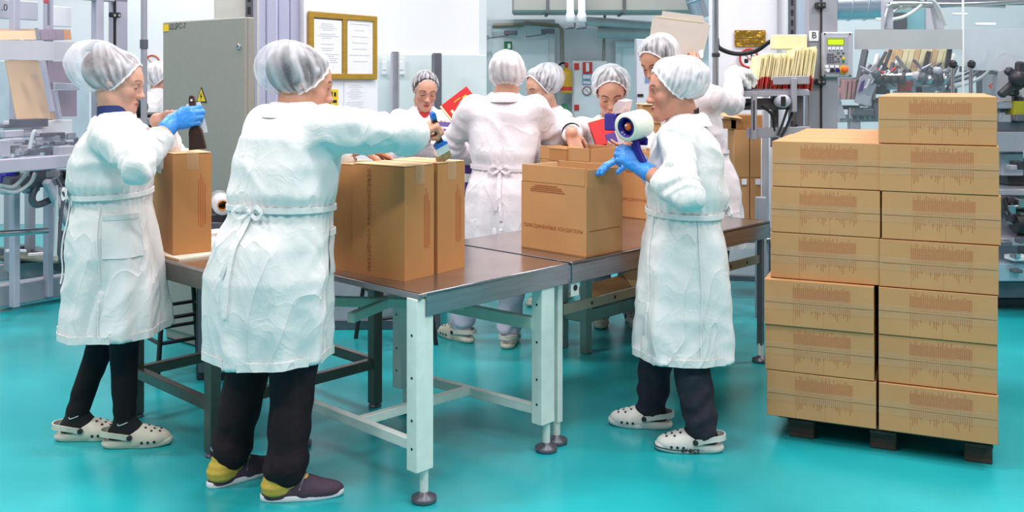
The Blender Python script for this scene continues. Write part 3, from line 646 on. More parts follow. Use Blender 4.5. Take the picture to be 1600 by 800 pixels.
# ------------------------------------------------------------------ the pallet stack
def print_mat():
    """kraft face with thin vertical rows of red-brown print either side of the flap seam"""
    m = bpy.data.materials.new('printed_kraft'); m.use_nodes = True; nt = m.node_tree; b = nt.nodes['Principled BSDF']; L = nt.links
    def mth(op, a, b_=None, c=None):
        n = nt.nodes.new('ShaderNodeMath'); n.operation = op
        for i, v in enumerate((a, b_, c)):
            if v is None: continue
            if isinstance(v, (int, float)): n.inputs[i].default_value = v
            else: L.new(v, n.inputs[i])
        return n.outputs[0]
    tc = nt.nodes.new('ShaderNodeTexCoord'); sp = nt.nodes.new('ShaderNodeSeparateXYZ'); L.new(tc.outputs['Object'], sp.inputs[0])
    x, z = sp.outputs[0], sp.outputs[2]
    u = mth('MULTIPLY', mth('ADD', x, .10), 1 / .0078); idn = mth('FLOOR', u); fr = mth('FRACT', u)
    wn = nt.nodes.new('ShaderNodeTexWhiteNoise'); wn.noise_dimensions = '1D'; L.new(idn, wn.inputs['W']); r1 = wn.outputs[0]
    wn2 = nt.nodes.new('ShaderNodeTexWhiteNoise'); wn2.noise_dimensions = '1D'; L.new(mth('ADD', idn, 57.3), wn2.inputs['W']); r2 = wn2.outputs[0]
    line = mth('LESS_THAN', mth('ABSOLUTE', mth('SUBTRACT', fr, .5)), .27)
    inx = mth('MULTIPLY', mth('GREATER_THAN', x, -.10), mth('LESS_THAN', x, .125))
    up = mth('MULTIPLY', mth('GREATER_THAN', z, .022), mth('LESS_THAN', z, mth('MULTIPLY_ADD', r1, .022, .064)))
    dots = mth('MULTIPLY', mth('GREATER_THAN', z, .008), mth('LESS_THAN', z, .0145))
    lo = mth('MULTIPLY', mth('LESS_THAN', z, -.004), mth('GREATER_THAN', z, mth('MULTIPLY_ADD', r2, -.045, -.02)))
    band = mth('MULTIPLY', mth('MAXIMUM', mth('MAXIMUM', up, dots), lo), mth('MULTIPLY', line, inx))
    nz = nt.nodes.new('ShaderNodeTexNoise'); nz.inputs['Scale'].default_value = 260; L.new(tc.outputs['Object'], nz.inputs['Vector'])
    brk = mth('MULTIPLY_ADD', nz.outputs[0], 1.1, .05)
    wash = mth('MULTIPLY', mth('MULTIPLY', inx, mth('MULTIPLY', mth('GREATER_THAN', z, .018), mth('LESS_THAN', z, .066))), .3)
    crease = mth('MULTIPLY', mth('LESS_THAN', mth('ABSOLUTE', mth('ADD', x, .097)), .0012), mth('LESS_THAN', z, .0))
    crease2 = mth('MULTIPLY', mth('LESS_THAN', mth('ABSOLUTE', mth('SUBTRACT', x, .02)), .0009), mth('LESS_THAN', z, .0))
    fac = mth('MAXIMUM', mth('MAXIMUM', mth('MULTIPLY', band, mth('MULTIPLY', brk, .85)), wash), mth('MULTIPLY', mth('MAXIMUM', crease, crease2), .45))
    n2 = nt.nodes.new('ShaderNodeTexNoise'); n2.inputs['Scale'].default_value = 5; L.new(tc.outputs['Object'], n2.inputs['Vector'])
    rp = nt.nodes.new('ShaderNodeValToRGB'); rp.color_ramp.elements[0].color = lin('#bd895a') + (1,); rp.color_ramp.elements[1].color = lin('#cb9967') + (1,)
    L.new(n2.outputs[0], rp.inputs[0])
    mx = nt.nodes.new('ShaderNodeMix'); mx.data_type = 'RGBA'; L.new(fac, mx.inputs[0]); L.new(rp.outputs[0], mx.inputs[6]); mx.inputs[7].default_value = lin('#a5502c') + (1,)
    L.new(mx.outputs[2], b.inputs['Base Color']); b.inputs['Roughness'].default_value = .7
    return m
PRINT = print_mat()
BW, BH, BD = .428, .1905, .30
pd = np.array([.917, -.398, 0]); pdep = np.array([.398, .917, 0]); pang = math.atan2(pd[1], pd[0])
PL = G(1198, 648, .105); PL[2] = 0
# pallet
o = empty('wooden_pallet', PL, pang, 'dark wooden pallet under the stacked cartons', 'pallet')
WOODP = mat('pallet_wood', '#4a3a33', .8, 0, .2, 10, stretch=(1, 6, 6))
for x in (.13, .45, .80):
    for y in (.14, .62, 1.1): bx('block', WOODP, o, (x, y, .038), (.1, .12, .076), bev=.004)
    bx('runner', WOODP, o, (x, .62, .081), (.1, 1.16, .012), bev=.002)
for i in range(7): bx('deck_board', WOODP, o, (.44, .1 + i * .175, .095), (.80, .11, .016), bev=.002)
body = soft_box(MB(), (BW, BD - .004, BH - .003), .0025).build('tmp', KRAFT).data; bpy.data.objects.remove(bpy.data.objects['tmp'])
flapu = MB().box((0, 0, BH / 4 - .0005), (BW - .002, .004, BH / 2 - .003), 0, .0012).build('tmp', PRINT).data; bpy.data.objects.remove(bpy.data.objects['tmp'])
flapl = MB().box((0, .0015, -BH / 4 + .0), (BW - .002, .004, BH / 2 - .003), 0, .0012).build('tmp', PRINT).data; bpy.data.objects.remove(bpy.data.objects['tmp'])
def tape_mesh(seed):
    r = random.Random(seed); n = 22; vs_ = []; fs = []
    for i in range(n + 1):
        for j in range(5):
            x = -BW / 2 + BW * i / n; z = -.026 + .052 * j / 4
            vs_.append((x, -.0038 - abs(r.gauss(0, .0007)), z))
    for i in range(n):
        for j in range(4): fs.append((i * 5 + j, (i + 1) * 5 + j, (i + 1) * 5 + j + 1, i * 5 + j + 1))
    o_ = mesh_obj('tmp', vs_, fs, TAPE, smooth=True); me = o_.data; bpy.data.objects.remove(o_); return me
tapes = [tape_mesh(i) for i in range(4)]
# (x offset of the box centre, y offset, small turn) per level, bottom to top
LEFT = [(.0, 0, .0), (-.008, .0, .004), (-.01, -.01, .012), (.012, .02, 0), (.015, .02, -.004), (.018, .022, .0)]
RIGHT = [(.438, .0, .0), (.436, .012, .004), (.437, .005, .0), (.441, .01, -.006), (.448, .015, .004), (.442, .012, 0), (.436, .02, -.004)]
ordn = ['bottom', 'second', 'third', 'fourth', 'fifth', 'sixth', 'seventh']
def pallet_box(col, lev, row, dx, dy, dr):
    r = random.Random(col * 100 + lev * 10 + row); x = BW / 2 + dx + (r.uniform(-.006, .006) if row else 0); y = BD / 2 + .005 + dy + row * (BD + .003)
    p = PL + pd * x + pdep * y; top = (lev == (5 if col == 0 else 6))
    if row == 0:
        side = ('left', 'right')[col]
        lab = (f'topmost printed carton of the {side} pallet column' if top else f'{ordn[lev]} printed carton from the pallet in the {side} column' if lev else f'bottom printed carton of the {side} pallet column')
    elif top: lab = f'plain carton in row {("two", "three", "four")[row - 1]} behind the topmost {("left", "right")[col]} pallet carton'
    else: lab = 'carton hidden in the rear rows of the pallet stack'
    o = bpy.data.objects.new('shipping_carton', body) if row else empty('shipping_carton', (0, 0, 0))
    if row: COL.objects.link(o)
    else:
        b = bpy.data.objects.new('carton_body', body); link(b, o)
    o.location = (p[0], p[1], .1035 + lev * BH); o.rotation_euler = (0, 0, pang + dr + (r.uniform(-.01, .01) if row else 0))
    tag(o, lab, 'carton', 'cartons stacked on the pallet')
    if row == 0:
        for nm, me in (('upper_flap', flapu), ('lower_flap', flapl), ('sealing_tape', tapes[(col + lev) % 4])):
            c = link(bpy.data.objects.new(nm, me), o); c.location = (0, -BD / 2 - .0015, BH / 2)
for lev, (dx, dy, dr) in enumerate(LEFT):
    for row in range(4): pallet_box(0, lev, row, dx, dy, dr)
for lev, (dx, dy, dr) in enumerate(RIGHT):
    for row in range(4): pallet_box(1, lev, row, dx, dy, dr)
# ------------------------------------------------------------------ right-hand packing machine behind the pallet
MY = 6.2
mc = Thing('packing_machine', P(1430, 0, MY + .4) * (1, 1, 0), 'large grey cartoning machine behind the pallet with control panel', 'machine')
def Q(px, py, dy=0.0): return P(px, py, MY + dy)
def vpost(name, m, px0, px1, py0, py1, dy=0., d=.08, bev=.005):
    a, b = Q(px0, py0, dy), Q(px1, py1, dy); return mc.box(name, m, ((a[0] + b[0]) / 2, MY + dy + d / 2, (a[2] + b[2]) / 2), (b[0] - a[0], d, abs(a[2] - b[2])), bev=bev)
vpost('guard_post', ALU, 1263, 1283, -40, 480); vpost('guard_post', ALU, 1284, 1309, -40, 480, -.012)
vpost('door_gap', BLACK, 1282.6, 1284.4, -40, 200, -.013, .02, 0)
for py in (8, 128):
    h = vpost('hinge', BLACK, 1276, 1291, py - 5, py + 5, -.05, .05, .006)
    for dx in (1280, 1287): c = Q(dx, py, -.051); mc.cyl('hinge_screw', CHROME, c, c + (0, -.004, 0), .009, 10, par=h)
lp = vpost('letter_plate', PAPER, 1264.5, 1279, 48, 64, -.014, .004, .001)
text('lettering', 'B', BLACK, lp, Q(1272, 55.5, -.016) - mc.l, .058, frame_R((1, 0, 0), (0, 0, 1)), .0006)
# control panel
cp = vpost('control_panel', ALU2, 1286, 1333, 50, 121, -.05, .06, .008)
fc = vpost('panel_face', mat('panel_face', '#a9a9b6', .4, .1, .03, 6), 1291, 1325, 57, 100, -.054, .006, .002)
def key(name, m, px, py, w, h): return vpost(name, m, px - w / 2, px + w / 2, py - h / 2, py + h / 2, -.059, .008, .001)
key('display', mat_emit('lcd_green', '#b9d81a', .5), 1306, 66, 24, 8).parent = cp
lcdb = key('display_bezel', mat('lcd_bezel', '#8fa01a', .3), 1306, 65, 27, 11); lcdb.parent = cp; lcdb.location.y += .003
for i in range(4): key('function_key', WHITEP, 1296.5 + i * 6.2, 76, 4.5, 5).parent = cp; key('key_mark', DARKM, 1296.5 + i * 6.2, 78, 2.5, 1.5).parent = cp
for i in range(3):
    for j in range(4): key('number_key', MIDM, 1294 + i * 4, 85 + j * 4, 3, 3).parent = cp
for (x, y) in ((1310, 83), (1306, 88), (1314, 88), (1310, 92), (1306, 96), (1311, 96), (1318, 83)): key('arrow_key', MIDM, x, y, 3.4, 3).parent = cp
key('yellow_key', YEL, 1318, 91, 4, 4).parent = cp; key('green_key', GREENP, 1318, 96, 4, 4).parent = cp
for i, m_ in enumerate((WHITEP, BLACK, BLUEP)):
    c = Q(1292 + i * 8, 110, -.05); k = mc.cyl('push_button', m_, c, c + (0, -.02, 0), .012, 14, par=cp); key('button_tag', PAPER, 1292 + i * 8, 104, 5.5, 4).parent = cp
c = Q(1318, 109, -.05); mc.cyl('emergency_ring', YEL, c, c + (0, -.006, 0), .028, 20, par=cp); mc.lathe('emergency_stop', ORANGE, c, (0, -1, 0), [(.012, 0), (.012, .015), (.021, .018), (.021, .028), (.014, .034), (0, .035)], par=cp)
for (x, y) in ((1288.5, 53), (1328, 53), (1288.5, 118), (1328, 118)): c = Q(x, y, -.051); mc.cyl('panel_screw', DARKM, c, c + (0, -.003, 0), .006, 8, par=cp)
# guard glazing: clear upper pane, frosted band, clear lower pane, all with depth
def pane(name, m, px0, px1, py0, py1, dy=.03): return vpost(name, m, px0, px1, py0, py1, dy, .006, .0)
pane('glass_pane', GLASS, 1310, 1504, -30, 300); pane('glass_pane', GLASS, 1506, 1790, -30, 200)
pane('frosted_band', FROST2, 1336, 1504, 46, 77, .022); pane('frosted_band', mat_clear('frosted_film_soft', '#cdd0da', .6, .3, .15, 2), 1506, 1790, 44, 110, .022)
vpost('glass_joint', WHITEP, 1504, 1506.5, -40, 260, .02, .012, 0)
# inner frame, tubes and rails behind the glass
D1 = .35
for (a, b, w, h, m_) in (((1385, 2), (1600, 2), .05, .05, MIDM), ((1392, 12), (1570, 4), .03, .03, CHROME), ((1386, 0), (1386, 46), .06, .06, ALU2), ((1460, 5), (1468, 46), .05, .05, ALU2),
                         ((1310, 128), (1480, 126), .05, .06, ALU), ((1310, 185), (1380, 184), .06, .05, ALU), ((1500, 108), (1560, 112), .03, .04, MIDM), ((1530, 112), (1530, 150), .03, .03, MIDM)):
    mc.beam('frame_rail', m_, Q(*a, D1), Q(*b, D1), w, h)
mc.box('rear_cabinet', mat('teal_glass', '#6fa7b2', .3, 0, .1, 3), Q(1420, 28, 1.0), (.3, .1, .25)); mc.box('rear_cabinet', DARKM, Q(1405, 33, .95), (.08, .1, .12)); mc.box('rear_cabinet', ALU2, Q(1450, 30, .98), (.07, .1, .3))
mc.tube('gas_pipe', CHROME, curve_pts([Q(1382, 46, .3), Q(1388, 15, .3), Q(1400, 6, .3), Q(1500, 7, .3), Q(1600, 2, .3)], 20), .016)
mc.tube('gas_pipe', CHROME, curve_pts([Q(1384, 46, .34), Q(1392, 20, .34), Q(1440, 6, .34), Q(1570, 10, .34)], 20), .012)
for (a, b, sag) in (((1450, 0), (1478, 40), -.05), ((1440, 2), (1470, 30), -.08), ((1395, 30), (1440, 8), .02)):
    mc.tube('hose', MATS['pipe_paint'], cable(Q(*a, .2), Q(*b, .25), sag), .012)
# magazines of folded cartons inside the machine
for k in range(9):
    c = Q(1393 + k * 9, 97, .4); mc.box('carton_blank', CREAM if k % 3 else KRAFT_L, c, (.034, .22, .17), 0, .002, R=np.array(Matrix.Rotation(.25, 3, 'Y')))
for k in range(8): c = Q(1313 + k * 6.5, 140, .35); mc.box('carton_blank', mat('dusty_pink_board', '#b78a8a', .6), c, (.02, .2, .13), 0, .001, R=np.array(Matrix.Rotation(.1, 3, 'Y')))
# slanting feeder arms and shafts
rr = random.Random(3)
for (a, b, w, m_) in (((1342, 128), (1352, 78), .04, DARKM), ((1352, 150), (1372, 85), .03, WHITEP), ((1360, 128), (1385, 80), .03, MIDM), ((1372, 132), (1392, 78), .022, DARKM), ((1385, 128), (1405, 92), .03, WHITEP),
                      ((1392, 120), (1440, 78), .02, DARKM), ((1405, 122), (1462, 78), .02, MIDM), ((1440, 130), (1452, 80), .035, DARKM), ((1456, 122), (1478, 78), .03, ALU), ((1470, 125), (1490, 85), .035, WHITEP), ((1478, 118), (1484, 76), .03, DARKM)):
    mc.beam('feeder_arm', m_, Q(*a, .22 + rr.random() * .12), Q(*b, .25 + rr.random() * .12), w, w * .7)
mc.prism('guide_plate', ALU2, [Q(1336, 160, .2), Q(1345, 122, .2), Q(1368, 100, .2), Q(1376, 118, .2), Q(1356, 165, .2)], (0, .02, 0))
mc.prism('guide_plate', ALU2, [Q(1310, 185, .3), Q(1300, 130, .3), Q(1306, 130, .3), Q(1322, 185, .3)], (0, .02, 0))
mc.prism('purple_blank', PURPLE, [Q(1341, 145, .17), Q(1346, 128, .17), Q(1352, 124, .17), Q(1348, 142, .17)], (0, .004, 0))
mc.cyl('drive_shaft', CHROME, Q(1365, 121, .15), Q(1425, 119, .15), .022); mc.lathe('shaft_end', ALU2, Q(1432, 119, .13), (0, -1, 0), [(.0, .02), (.015, .02), (.028, .012), (.03, 0), (.03, -.05)], 20)
mc.cyl('drive_shaft', MIDM, Q(1450, 124, .15), Q(1485, 123, .15), .028)
for x in (1372, 1384, 1396, 1408, 1452, 1460, 1468, 1476): mc.lathe('roller', DARKM if x % 3 else CHROME, Q(x, 124, .12), (1, 0, 0), [(0, -.02), (.03, -.02), (.03, .02), (0, .02)], 14)
mc.lathe('bearing', MIDM, Q(1441, 121, .12), (0, -1, 0), [(0, .03), (.015, .03), (.03, .02), (.035, 0), (.035, -.03)], 22)
for (x, y, w, h) in ((1400, 133, .16, .06), (1425, 135, .1, .09), (1345, 175, .14, .05), (1375, 172, .12, .1), (1352, 150, .05, .14), (1440, 140, .14, .05)):
    mc.box('mounting_block', (ALU, MIDM, ALU2)[int(x) % 3], Q(x, y, .3), (w, .12, h), bev=.008)
mc.box('red_block', REDB, Q(1413, 135, .24), (.08, .05, .07)); mc.tube('red_hose', REDS, curve_pts([Q(1370, 108, .2), Q(1385, 115, .2), Q(1400, 106, .2)], 10), .01)
for px in (1488, 1517):   # two chrome levers with black heads
    l = mc.cyl('lever_rod', CHROME, Q(px, 150, -.02), Q(px, 104, -.02), .012); c = Q(px, 100, -.02)
    mc.box('lever_head', BLACK, c + (.004, 0, -.002), (.045, .05, .055), bev=.016); mc.cyl('lever_cap', DARKM, c + (0, -.025, 0), c + (0, -.035, 0), .014, 12)
rr = random.Random(12); tones = (DARKM, MIDM, CHROME, ALU, ALU2, MIDM, DARKM)
for k in range(46):      # the crowd of small rods, cams and brackets behind the glass
    x = rr.uniform(1342, 1492); y = rr.uniform(96, 132); sl = rr.choice((-1, 1, 1, 1)) * rr.uniform(3, 12); L_ = rr.uniform(6, 22); dd = rr.uniform(.1, .42); w_ = rr.uniform(.012, .034)
    mc.beam('linkage_rod', tones[k % 7], Q(x - sl, y + L_ * .6, dd), Q(x + sl, y - L_ * .6, dd + .03), w_, w_ * .8)
for k in range(26):
    x = rr.uniform(1318, 1496); y = rr.uniform(112, 182); mc.box('bracket', tones[(k * 3) % 7], Q(x, y, rr.uniform(.2, .5)), (rr.uniform(.03, .12), .06, rr.uniform(.02, .07)), rr.uniform(-.3, .3), .006)
for k in range(12):
    x = rr.uniform(1345, 1490); y = rr.uniform(110, 130); mc.lathe('cam', tones[(k * 2) % 7], Q(x, y, rr.uniform(.1, .25)), (.2, -1, 0), [(0, .02), (.012, .02), (.024, .012), (.026, -.02)], 14)
for k in range(9): x = 1330 + k * 5; mc.beam('comb_bar', (ALU2, MIDM)[k % 2], Q(x, 168, .3), Q(x + rr.uniform(-3, 3), 186, .3), .02, .02)
for k in range(16):
    x = rr.uniform(1562, 1608); y = rr.uniform(142, 205); mc.box('bracket', tones[(k * 3) % 7], Q(x, y, rr.uniform(-.02, .1)), (rr.uniform(.03, .1), .06, rr.uniform(.015, .05)), rr.uniform(-.2, .2), .005)
for k in range(12):
    x = rr.uniform(1566, 1606); y = rr.uniform(240, 440); mc.box('fitting', tones[(k * 2 + 1) % 7], Q(x, y, rr.uniform(-.06, .0)), (rr.uniform(.03, .08), .06, rr.uniform(.02, .06)), rr.uniform(-.2, .2), .005)
mc.box('tube_reflection', PAPER, Q(1540, 38, .7), (.14, .03, .02)); mc.box('tube_reflection', PAPER, Q(1500, 22, .8), (.1, .03, .015)); mc.box('tube_reflection', PAPER, Q(1380, 30, .6), (.1, .03, .02))  # white bars stand in for ceiling tubes reflected in the guard glass
# cables and the dark star handle at the right
for (pts) in ([(1545, 78), (1540, 100), (1520, 118), (1490, 128)], [(1552, 80), (1546, 108), (1528, 124), (1492, 136)], [(1556, 112), (1556, 92), (1572, 82), (1588, 92), (1590, 112)], [(1568, 112), (1570, 95), (1582, 86), (1600, 90)], [(1490, 122), (1515, 112), (1540, 96)]):
    mc.tube('air_hose', MATS['pipe_paint'] if pts[0][0] > 1550 else MIDM, curve_pts([Q(x, y, .12) for x, y in pts], 18), .011)
for (a, b) in (((1572, 108), (1612, 138)), ((1562, 150), (1604, 112)), ((1594, 96), (1590, 140))): mc.beam('handle_spoke', DARKM, Q(*a, -.05), Q(*b, -.05), .05, .05, .012)
mc.lathe('handle_hub', DARKM, Q(1590, 122, -.09), (0, -1, 0), [(0, .04), (.03, .04), (.045, .02), (.045, -.03)], 16)
mc.prism('red_flag', REDS, [Q(1545, 134, .05), Q(1552, 129, .05), Q(1549, 139, .05)], (0, .01, 0))
# lower right side of the machine
for (px0, px1, py0, py1, m_, dy) in ((1556, 1780, 158, 170, ALU, 0), (1585, 1780, 158, 186, mat('olive_yellow', '#a89e1e', .5), -.03), (1556, 1780, 190, 206, MIDM, .02), (1556, 1780, 206, 238, ALU, .0), (1566, 1600, 240, 275, ALU2, .15),
                                     (1575, 1780, 245, 290, DARKM, .2), (1556, 1780, 296, 306, ALU, .0), (1556, 1580, 306, 330, MIDM, .0), (1590, 1780, 335, 362, BLACK, .05), (1556, 1590, 330, 420, ALU, .15), (1556, 1780, 372, 384, ALU2, .03),
                                     (1556, 1780, 412, 440, mat('pale_blue_steel', '#a9bccb', .35, .3, .05, 4), .0), (1556, 1780, 440, 466, MIDM, .1), (1556, 1780, 466, 478, DARKM, .2)):
    vpost('lower_housing', m_, px0, px1, py0, py1, dy, .25, .006)
mc.tube('drain_hose', BLACK, curve_pts([Q(1570, 310, -.02), Q(1578, 335, -.04), Q(1592, 345, -.04)], 12), .01); mc.cyl('motor', BLACK, Q(1585, 350, -.05), Q(1625, 350, -.05), .06, 20)
mc.box('sheet', PAPER, Q(1590, 402, .0), (.12, .1, .03), .2); mc.box('pipe_block', CHROME, Q(1580, 328, -.03), (.05, .03, .06))
vpost('guard_post', ALU, 1776, 1796, -40, 480); vpost('rear_housing', ALU2, 1560, 1775, 110, 470, .32, .3); vpost('base_plinth', MIDM, 1320, 1560, 440, 478, .25, .3); vpost('base_leg', ALU, 1330, 1345, 190, 470, .3, .08); vpost('base_leg', ALU, 1470, 1485, 190, 470, .3, .08)

# feeder conveyor with the magazine of cream and red carton blanks
fd = Thing('carton_feeder', P(1195, 0, 6.1) * (1, 1, 0), 'carton magazine feeder loaded with cream and red blanks', 'machine')
def QF(px, py, dy=0.): return P(px, py, 5.95 + dy)
a, b = QF(1136, 140), QF(1264, 138)
fd.box('feed_bed', MIDM, ((a[0] + b[0]) / 2, 6.12, QF(0, 143)[2]), (b[0] - a[0], .34, .03)); fd.box('belt', BLACK, ((a[0] + b[0]) / 2 + .05, 6.12, QF(0, 140)[2] + .012), (b[0] - a[0] - .14, .3, .012), bev=.003)
fd.box('end_block', ALU, QF(1137, 151, -.02), (.12, .09, .1), bev=.006)
for x in (1129, 1146): c = QF(x, 151, -.07); fd.cyl('bolt', CHROME, c, c + (0, -.01, 0), .009, 10)
fd.beam('side_rail', ALU, QF(1140, 147), QF(1264, 145), .03, .035); fd.beam('side_rail', ALU2, QF(1150, 132, .32), QF(1264, 130, .32), .03, .04); fd.beam('upper_rail', ALU, QF(1208, 126, -.02), QF(1264, 125, -.02), .02, .05)
fd.beam('lower_rail', MIDM, QF(1160, 163, .1), QF(1240, 162, .1), .04, .07); fd.beam('frame_bar', ALU, QF(1168, 208, .05), QF(1264, 205, .05), .05, .06)
fd.beam('upright', ALU, QF(1178, 145), QF(1178, 218), .035, .03); fd.box('upright_slot', DARKM, QF(1178, 180, -.017), (.01, .004, .18), bev=0); fd.beam('upright', MIDM, QF(1210, 150, .2), QF(1210, 230, .2), .05, .04)
fd.beam('upright', MIDM, QF(1247, 150, .1), QF(1247, 320, .1), .06, .05); fd.beam('upright', ALU, QF(1240, 122, -.03), QF(1240, 175, -.03), .045, .03)
fd.box('leg', ALU, (QF(1205, 0)[0], 6.2, .38), (.06, .06, .76)); fd.box('leg', ALU, (QF(1255, 0)[0], 6.2, .38), (.06, .06, .76))
c = QF(1223, 158, -.03); mt = fd.lathe('motor', ALU2, c, (0, -1, 0), [(0, .05), (.035, .05), (.04, .03), (.04, -.06)], 20); fd.box('motor_cap', BLACK, c + (-.012, -.055, 0), (.03, .01, .06), bev=.004)
for i, pts in enumerate(([(1232, 165), (1222, 195), (1215, 212)], [(1240, 170), (1228, 200), (1220, 214)], [(1190, 165), (1206, 180), (1210, 205)], [(1246, 195), (1230, 206), (1222, 216)], [(1150, 172), (1160, 166), (1176, 162)])):
    fd.tube('cable', RUBBER, curve_pts([QF(x, y, -.01 + .02 * i) for x, y in pts], 12), .008)
fd.box('amber_block', ORANGE, QF(1126, 164, .1), (.06, .05, .03)); fd.box('sensor', BLACK, QF(1140, 171, .0), (.03, .03, .04))
rr = random.Random(5); SH = np.array(Matrix.Rotation(.13, 3, 'Y'))
n = 30
for k in range(n):     # each blank leans a little
    px = 1176 + k * 3.0 + rr.uniform(-.4, .4); ch = QF(px, 118 - (k > 14) * 2 + rr.uniform(-3, 3), .12 + rr.uniform(-.01, .01)); ang_ = .13 + rr.uniform(-.03, .05) + (.06 if k % 7 == 3 else 0)
    Rk = np.array(Matrix.Rotation(ang_, 3, 'Y'))
    cb = fd.box('carton_blank', CREAM, ch + Rk @ np.array([0, 0, .055]), (.0075, .2, .145 + (.07 if k > 17 else 0)), R=Rk, bev=.001)
    fd.box('red_end', REDB if k % 5 else REDP, ch + Rk @ np.array([0, 0, -.058]), (.0078, .202, .082), R=Rk, bev=.001, par=cb)
fd.box('spare_blanks', CREAM, QF(1232, 66, .26), (.20, .12, .09), .05); fd.box('spare_blanks', PAPER, QF(1236, 57, .26), (.17, .11, .02), .0)

# tall flat-packed cartons standing on a low trolley behind the worker
tr = Thing('low_trolley', P(1165, 0, 6.9) * (1, 1, 0), 'low steel trolley under the upright flat cartons', 'trolley')
c = P(1170, 0, 6.9); tr.box('deck', STEEL, (c[0], 6.95, .40), (.5, .5, .03)); tr.beam('lower_bar', MIDM, P(1120, 433, 6.72), P(1215, 436, 6.72), .03, .04)
for sx in (-1, 1):
    for sy in (-1, 1): tr.box('leg', MIDM, (c[0] + sx * .22, 6.95 + sy * .22, .21), (.04, .04, .36)); tr.lathe('caster', RUBBER, (c[0] + sx * .22 - .012, 6.95 + sy * .22, .035), (1, 0, 0), [(0, 0), (.035, 0), (.035, .024), (0, .024)], 14)
for i, (pa, pb) in enumerate(((1148, 1172), (1172.5, 1190))):
    a, b = P(pa, 0, 6.8), P(pb, 0, 6.8); zt_ = P(0, 203, 6.8)[2]
    o = Thing('upright_carton', ((a[0] + b[0]) / 2, 6.9, .415), ('upright brown carton with white label behind the tall worker' if i == 0 else 'narrow upright brown carton with white label nearest the pallet'), 'carton', 'upright cartons on the trolley')
    o.box('carton_body', KRAFT, ((a[0] + b[0]) / 2, 6.92, (.415 + zt_) / 2), (b[0] - a[0] - .003, .22, zt_ - .415), bev=.003); o.box('white_label', PAPER, P((pa + pb) / 2 + (3 if i == 0 else 3), 284, 6.805), (.035, .004, .04), bev=0)
    o.box('flap_seam', KRAFT_E, ((a[0] + b[0]) / 2, 6.8085, P(0, 277, 6.8)[2]), (b[0] - a[0] - .006, .002, .003), bev=0)
a = P(1165, 0, 6.85); zt_ = P(0, 203, 6.8)[2]
o = Thing('opened_carton', (a[0], 6.95, zt_), 'opened brown carton with a folded out flap on the upright cartons', 'carton')
o.box('carton_body', KRAFT_D, (P(1165, 0, 6.9)[0], 6.95, zt_ + .051), (.24, .24, .10), bev=.003)
o.prism('flap', KRAFT_L, [P(1112, 180, 6.78), P(1160, 186, 6.78), P(1137, 172, 6.95), P(1112, 168, 6.95)], (0, 0, .004)); o.prism('side_panel', KRAFT, [P(1112, 183, 6.83), P(1150, 188, 6.83), P(1150, 201, 6.83), P(1112, 201, 6.83)], (0, .004, 0))
# brown cartons stacked between the two rear workers
o = Thing('brown_carton', P(1022, 0, 6.9) * (1, 1, 0) + (0, 0, 0), 'tall brown carton stack glimpsed in front of the tall worker', 'carton')
za = P(0, 165, 6.6)[2]; o.box('carton_body', KRAFT, (P(1022, 0, 6.6)[0], 6.75, za / 2), (.16, .25, za), bev=.003); o.box('flap', KRAFT_L, (P(1022, 0, 6.6)[0], 6.74, za + .006), (.17, .26, .008), .06, bev=.002); o.box('flap_seam', KRAFT_E, (P(1022, 0, 6.6)[0], 6.622, za - .12), (.158, .004, .006), bev=0)
wallstrip = tag(bx('grey_post', ALU2, None, (P(1196, 0, 6.75)[0], 6.75, .75), (.035, .05, 1.5), bev=.004), 'pale grey post between the upright cartons and the pallet stack', 'post')

# ------------------------------------------------------------------ left machine
A0 = P(-60, 0, 5.45); B0 = P(200, 0, 6.35); fdir = (B0 - A0)[:2] / np.linalg.norm((B0 - A0)[:2]); fang = math.atan2(fdir[1], fdir[0])
def LM(px, py, off=0.):
    """point on the machine's front plane (off goes into the machine)"""
    ox, oy = A0[0] - fdir[1] * off, A0[1] + fdir[0] * off; k = (px - 800) / F; t = (k * oy - ox) / (fdir[0] - k * fdir[1]); X, Y = ox + fdir[0] * t, oy + fdir[1] * t
    return np.array([X, Y, CAMZ - (py - HOR) / F * Y])
lm = Thing('erecting_machine', LM(60, 0, .4) * (1, 1, 0), 'grey carton erecting machine with glazed guard beside the left woman', 'machine')
def lpost(name, m, px0, px1, z0, z1, off=0., d=.08, bev=.005):
    a, b = LM(px0, 100, off), LM(px1, 100, off); w = np.linalg.norm((b - a)[:2]); c = (a + b) / 2; n = np.array([-fdir[1], fdir[0]])
    return lm.box(name, m, (c[0] + n[0] * d / 2, c[1] + n[1] * d / 2, (z0 + z1) / 2), (w, d, z1 - z0), fang, bev)
def zof(px, py, off=0.): return LM(px, py, off)[2]
VIO = mat('machine_violet_grey', '#bdb9cb', .45, .1, .04, 4)
lpost('guard_post', VIO, 181, 200, 0.02, 3.0); lpost('door_stile', VIO, 151, 163, zof(155, 66), 3., .0, .05); lpost('door_gap', BLACK, 180, 181.3, 1.3, 3., -.002, .02, 0)
h = lpost('hinge', BLACK, 175, 190, zof(182, 28), zof(182, 20), -.04, .04, .006)
for x in (179, 186): c = LM(x, 24, -.041); lm.cyl('hinge_screw', CHROME, c, c + (fdir[1] * .004, -fdir[0] * .004, 0), .009, 10, par=h)
lpost('top_rail', VIO, -60, 200, zof(180, 3), zof(180, -8), .0, .05)
lpost('glass_pane', GLASS2, -60, 150, zof(60, 245), 3.0, .02, .006, 0)
lpost('frosted_band', FROST, -60, 132, zof(60, 94), zof(60, 64), .012, .006, 0)
lpost('beam', VIO, -60, 150, zof(60, 266), zof(60, 245), -.01, .06)
lpost('lock_box', ALU, 133, 165, zof(150, 80), zof(150, 66), -.02, .06, .006)
